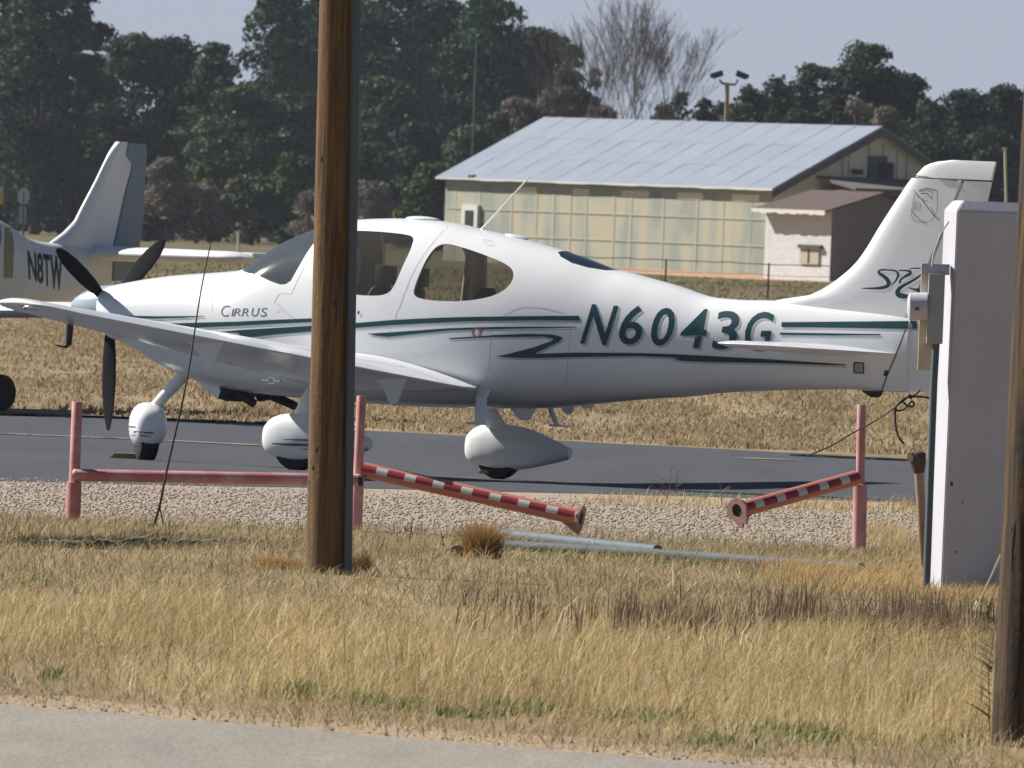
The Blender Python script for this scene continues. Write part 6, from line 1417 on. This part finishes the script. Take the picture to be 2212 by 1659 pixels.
T_ = [  # u, top v, half width px, depth, colours, seed, label, options
    (-40, -60, 130, 800, DK, 1, 'dark evergreen tree cut by the left edge of the picture', {}),
    (75, -25, 105, 790, DK, 2, 'tall ragged dark tree above the oval sign board', dict(rag=0.6)),
    (160, -50, 72, 805, DK, 3, 'tall dark tree above the tail fin of the second aeroplane, leaning to the left group', dict(rag=0.6)),
    (285, 78, 85, 795, DK, 4, 'lower dark tree just right of the tallest left trees, with a spiky top', dict(rag=0.6)),
    (372, 84, 75, 812, DK, 5, 'dark tree with wispy top between the left trees and the big green one', dict(rag=0.6)),
    (455, 96, 62, 800, OLV, 6, 'greyish tree with thin bare-looking top left of the big green tree', dict(rag=0.7)),
    (590, -30, 95, 830, GRN, 7, 'broad deep green tree rising out of the picture, left of the wooden pole', dict(rag=0.25, leaf=(0.18, 0.36))),
    (690, -90, 100, 835, GRN, 8, 'very tall deep green tree right behind the wooden pole', dict(rag=0.25)),
    (820, -40, 115, 830, GRN, 9, 'tall green tree just right of the wooden pole, top out of the picture', dict(rag=0.25)),
    (930, -5, 110, 840, DK, 10, 'dark tree behind the radio mast, left half', dict(rag=0.25)),
    (1040, -5, 105, 835, GRN, 11, 'dark rounded tree right of the radio mast with an olive crown', dict(rag=0.25)),
    (1140, 62, 100, 838, DK, 12, 'dark tree sloping down towards the long shed roof', dict(rag=0.3)),
    (1222, 96, 34, 820, OLV, 13, 'narrow brownish tree at the right end of the big tree group', dict(rag=0.5)),
    (520, 185, 95, 780, OLV, 14, 'mid-height olive tree in front of the dark ones, left of the pole', dict(clear=0.02)),
    (630, 205, 80, 785, OLV, 15, 'olive tree just left of the wooden pole', dict(clear=0.02)),
    (815, 170, 85, 790, OLV, 16, 'olive tree just right of the wooden pole above the cabin', dict(clear=0.02)),
    (900, 265, 65, 780, DK, 17, 'low dark tree above the cabin roof', dict(clear=0.0)),
    (930, 358, 62, 700, BRT, 18, 'bright yellow-green bush at the left end of the long shed', dict(clear=0.0, cat='bush', name='bush')),
    (800, 310, 55, 740, BRT, 19, 'yellow-green shrub beside the wooden pole above the cabin', dict(clear=0.0, cat='bush', name='bush')),
    (1080, 240, 60, 780, DK, 20, 'dark tree over the left slope of the metal roof', dict(clear=0.0)),
    (1010, 275, 60, 775, OLV, 21, 'olive tree at the foot of the radio mast', dict(clear=0.0)),
    (640, 335, 60, 745, BRT, 22, 'yellow-green bush low beside the wooden pole on its left', dict(clear=0.0, cat='bush', name='bush')),
    (455, 350, 50, 750, BRT, 23, 'small bright green bush between brown brush and the olive trees', dict(clear=0.0, cat='bush', name='bush')),
    (545, 385, 75, 742, OLV, 24, 'low olive bush above the windscreen', dict(clear=0.0, cat='bush', name='bush')),
    (360, 345, 62, 735, BRN, 25, 'pinkish brown bare brush right of the slate blue rudder', dict(clear=0.0, cat='brush', name='brush', wispy=True)),
    (425, 400, 50, 738, BRN, 26, 'lower pinkish brown brush just left of the green bush', dict(clear=0.0, cat='brush', name='brush', wispy=True)),
    (678, 415, 42, 735, BRN, 27, 'brown brush low behind the windscreen, beside the pole', dict(clear=0.0, cat='brush', name='brush', wispy=True)),
    (800, 395, 50, 735, BRN, 28, 'brown brush above the cabin just right of the wooden pole', dict(clear=0.0, cat='brush', name='brush', wispy=True)),
    (1195, 190, 60, 700, BRN, 29, 'reddish brown bare brush above the left end of the metal roof', dict(clear=0.0, cat='brush', name='brush', wispy=True)),
    (1110, 215, 55, 705, BRN, 30, 'brown bare brush over the left slope of the metal roof', dict(clear=0.0, cat='brush', name='brush', wispy=True)),
    (1272, 150, 16, 690, BRN, 31, 'narrow spiky brown tree just left of the bare tree', dict(clear=0.0, shape='cone', wispy=True)),
    (1300, 232, 60, 690, BRN, 32, 'low brown brush at the foot of the bare tree', dict(clear=0.0, cat='brush', name='brush', wispy=True)),
    (1465, 192, 38, 700, DK, 33, 'small dark round tree left of the floodlight mast', dict(clear=0.0)),
    (1420, 228, 40, 705, OLV, 34, 'low olive tree right of the bare tree', dict(clear=0.0)),
    (1515, 215, 30, 705, DK, 35, 'little dark tree touching the floodlight mast', dict(clear=0.0)),
    (1610, 186, 40, 690, DK, 36, 'dark tree just right of the floodlight mast', dict(clear=0.0)),
    (1665, 168, 45, 695, DK, 37, 'second dark tree right of the floodlight mast', dict(clear=0.0)),
    (1740, 140, 55, 700, DK, 38, 'dark tree left of the tallest tree on the right', dict(rag=0.5, clear=0.0)),
    (1800, 148, 45, 705, OLV, 39, 'greyish olive tree left of the tallest tree on the right', dict(rag=0.5, clear=0.0)),
    (1872, 96, 72, 700, DK, 40, 'tallest tree on the right, with a knobbly dark crown above the shed gable', dict(rag=0.5, clear=0.05)),
    (1955, 165, 55, 702, DK, 41, 'dark tree stepping down right of the tallest right tree', dict(rag=0.6, clear=0.0)),
    (2005, 215, 50, 690, DK, 42, 'dark low tree above the tail fin', dict(clear=0.0)),
    (2080, 198, 62, 695, DK, 43, 'dark tree above the rudder tip', dict(rag=0.5, clear=0.0)),
    (2165, 188, 60, 700, DK, 44, 'dark tree above the white pillar at the right', dict(rag=0.5, clear=0.0)),
    (2240, 200, 60, 700, DK, 45, 'dark tree behind the near pole at the right edge', dict(clear=0.0)),
    (1840, 220, 45, 660, BRN, 46, 'tan bare brush between the dark trees and the shed gable', dict(clear=0.0, cat='brush', name='brush', wispy=True)),
    (1905, 235, 40, 662, BRN, 47, 'brown bare brush above the right slope of the gable', dict(clear=0.0, cat='brush', name='brush', wispy=True)),
    (1720, 235, 60, 665, OLV, 48, 'low olive bush over the right part of the metal roof', dict(clear=0.0, cat='bush', name='bush')),
    (2010, 280, 60, 668, DK, 49, 'dark undergrowth tree behind the tail fin', dict(clear=0.0)),
    (2110, 290, 60, 668, DK, 50, 'dark undergrowth tree right behind the rudder', dict(clear=0.0)),
    (325, 472, 24, 730, [(0.012, 0.013, 0.02), (0.016, 0.018, 0.024)], 51, 'near-black low bush just right of the slate blue rudder', dict(clear=0.0, cat='bush', name='bush')),
    (130, 330, 90, 812, DK, 52, 'dark understorey tree behind the tail fin of the second aeroplane', dict(clear=0.0)),
    (10, 330, 90, 815, DK, 53, 'dark understorey tree behind the oval sign board', dict(clear=0.0)),
    (240, 360, 80, 812, DK, 54, 'dark understorey tree behind the slate blue rudder', dict(clear=0.0)),
    (735, 300, 80, 800, DK, 55, 'dark tree hidden mostly by the wooden pole', dict(clear=0.0)),
    (1560, 226, 60, 720, DK, 57, 'low dark tree line behind the foot of the floodlight mast', dict(clear=0.0)),
    (1650, 222, 80, 722, OLV, 58, 'low olive tree behind the ridge of the metal roof', dict(clear=0.0)),
    (1760, 205, 80, 725, DK, 59, 'dark tree filling the gap left of the tallest right tree', dict(clear=0.0)),
    (1930, 215, 80, 722, DK, 60, 'dark tree filling the gap right of the tallest right tree', dict(clear=0.0)),
    (2060, 250, 80, 720, DK, 61, 'dark low tree between the tail fin and the rudder tip', dict(clear=0.0)),
    (2170, 245, 80, 720, DK, 62, 'dark low tree behind the thin yellow post', dict(clear=0.0)),
    (1430, 250, 70, 722, OLV, 63, 'low olive thicket behind the roof below the bare tree', dict(clear=0.0)),
    (650, 20, 90, 880, GRN, 64, 'deep green tree filling the mass just left of the wooden pole, high up', dict(rag=0.25, dens=1.2)),
    (780, 5, 95, 885, GRN, 65, 'deep green tree filling the mass just right of the wooden pole, high up', dict(rag=0.25, dens=1.2)),
    (905, 25, 95, 885, GRN, 66, 'deep green tree in the middle of the big dark mass left of the radio mast', dict(rag=0.25, dens=1.2)),
    (1030, 40, 90, 885, GRN, 67, 'deep green tree directly behind the radio mast', dict(rag=0.25, dens=1.2)),
    (1125, 95, 75, 885, DK, 68, 'dark tree filling the right shoulder of the big dark mass', dict(rag=0.25, dens=1.2)),
    (60, 60, 100, 870, DK, 69, 'dark tree filling the mass above the oval sign board', dict(rag=0.4)),
    (190, 130, 90, 870, DK, 70, 'dark tree filling the mass above the second aeroplane', dict(rag=0.4)),
    (400, 150, 90, 870, DK, 71, 'dark tree filling the dip between the left trees and the big green tree', dict(rag=0.4)),
    (1240, 190, 50, 760, DK, 56, 'dark tree behind the brown brush by the shed roof', dict(clear=0.0)),
]
NT = 56
for u, vt, hw, Y, cols, sd, lab, o_ in T_:
    o_ = dict(o_); o_.setdefault('dens', 1.0)
    if u > 1400 and o_.get('cat', 'tree') == 'tree': o_['rag'] = 0.65; o_['leaf'] = (0.15, 0.32)
    r_ = tree(u, vt, hw, Y, cols, sd, lab, **o_); r_['group'] = {'tree': 'trees beyond the airfield', 'bush': 'bushes beyond the airfield', 'brush': 'bare brush beyond the airfield'}[r_['category']]
# the bare tree
def bare_tree(u, vt, Y, lab, seed=3, spread_=1.0):
    k = ppm(Y); hz_ = 476 + (u - 1106) * 0.0384; x = P(u, hz_, Y).x; H = 2 + (hz_ - vt) / k
    root = empty('bare_tree', (x, Y, 0), lab, 'tree'); rg = random.Random(seed); segs = []
    def grow(p, d, ln_, r_, dep):
        q = p; pts_ = [p]; n = 3
        for i in range(n):
            d = (d + Vector((rg.uniform(-.05, .05), rg.uniform(-.05, .05), rg.uniform(-0.02, .04)))).normalized(); q = q + d * ln_ / n; pts_.append(q)
        segs.append((pts_, r_, r_ * 0.6))
        if dep <= 0 or q.z > H: return
        for _ in range(rg.choice((2, 3, 3))):
            a = rg.uniform(0, 6.28); t_ = Vector((math.cos(a), math.sin(a) * 0.8, 0)); nd = (d + t_ * rg.uniform(0.22, 0.48) * spread_ + Vector((0, 0, 0.12))).normalized()
            st_ = pts_[-1] if rg.random() < 0.6 else pts_[-2]; grow(st_, nd, ln_ * rg.uniform(0.62, 0.85), r_ * 0.58, dep - 1)
    bm0 = bmesh.new(); tube(bm0, [Vector((0, 0, -0.2)), Vector((0, 0, H * 0.18))], [0.24, 0.18], 8)
    for j in range(9):
        a = j * 6.28 / 9 + 0.3; grow(Vector((0, 0, H * 0.17)), Vector((math.cos(a) * rg.uniform(0.15, 0.6) , math.sin(a) * 0.3, 1)).normalized(), H * 0.25, 0.065, 6)
    V, I = [], []; nv = 0
    for pts_, ra, rb in segs:
        m_ = len(pts_)
        for i, p in enumerate(pts_):
            r_ = max(0.009, ra + (rb - ra) * i / (m_ - 1))
            for a in (0, 2.094, 4.189): V.append((p.x + r_ * math.cos(a), p.y + r_ * math.sin(a), p.z))
        for i in range(m_ - 1):
            for a in range(3): b2 = (a + 1) % 3; I += [nv + 3 * i + a, nv + 3 * i + b2, nv + 3 * i + 3 + b2, nv + 3 * i + 3 + a]
        nv += 3 * m_
    obj('trunk', bm0, M['barktwig'], root, sm=60); bulk('branches', V, 4, I, M['barktwig'], root)
    return root
bare_tree(1342, 12, 680, 'leafless grey tree with many fine upright branches behind the metal roof')

# ================================================================== haze
hz0, hz1 = Vector((-700, -30, -1.0)), Vector((700, 1500, 24.0))
bm = bmesh.new(); box(bm, (hz0 + hz1) / 2, tuple(hz1 - hz0))
hm = bpy.data.materials.new('thin_haze'); hm.use_nodes = True; t = hm.node_tree
for n in list(t.nodes):
    if n.type != 'OUTPUT_MATERIAL': t.nodes.remove(n)
pv = t.nodes.new('ShaderNodeVolumePrincipled'); pv.inputs['Color'].default_value = (0.80, 0.86, 1.0, 1); pv.inputs['Density'].default_value = 0.00007; pv.inputs['Anisotropy'].default_value = 0.3
t.links.new(pv.outputs[0], t.nodes['Material Output'].inputs['Volume'])
tag(obj('haze', bm, hm), None, None, None, 'stuff')
S.cycles.volume_bounces = 0
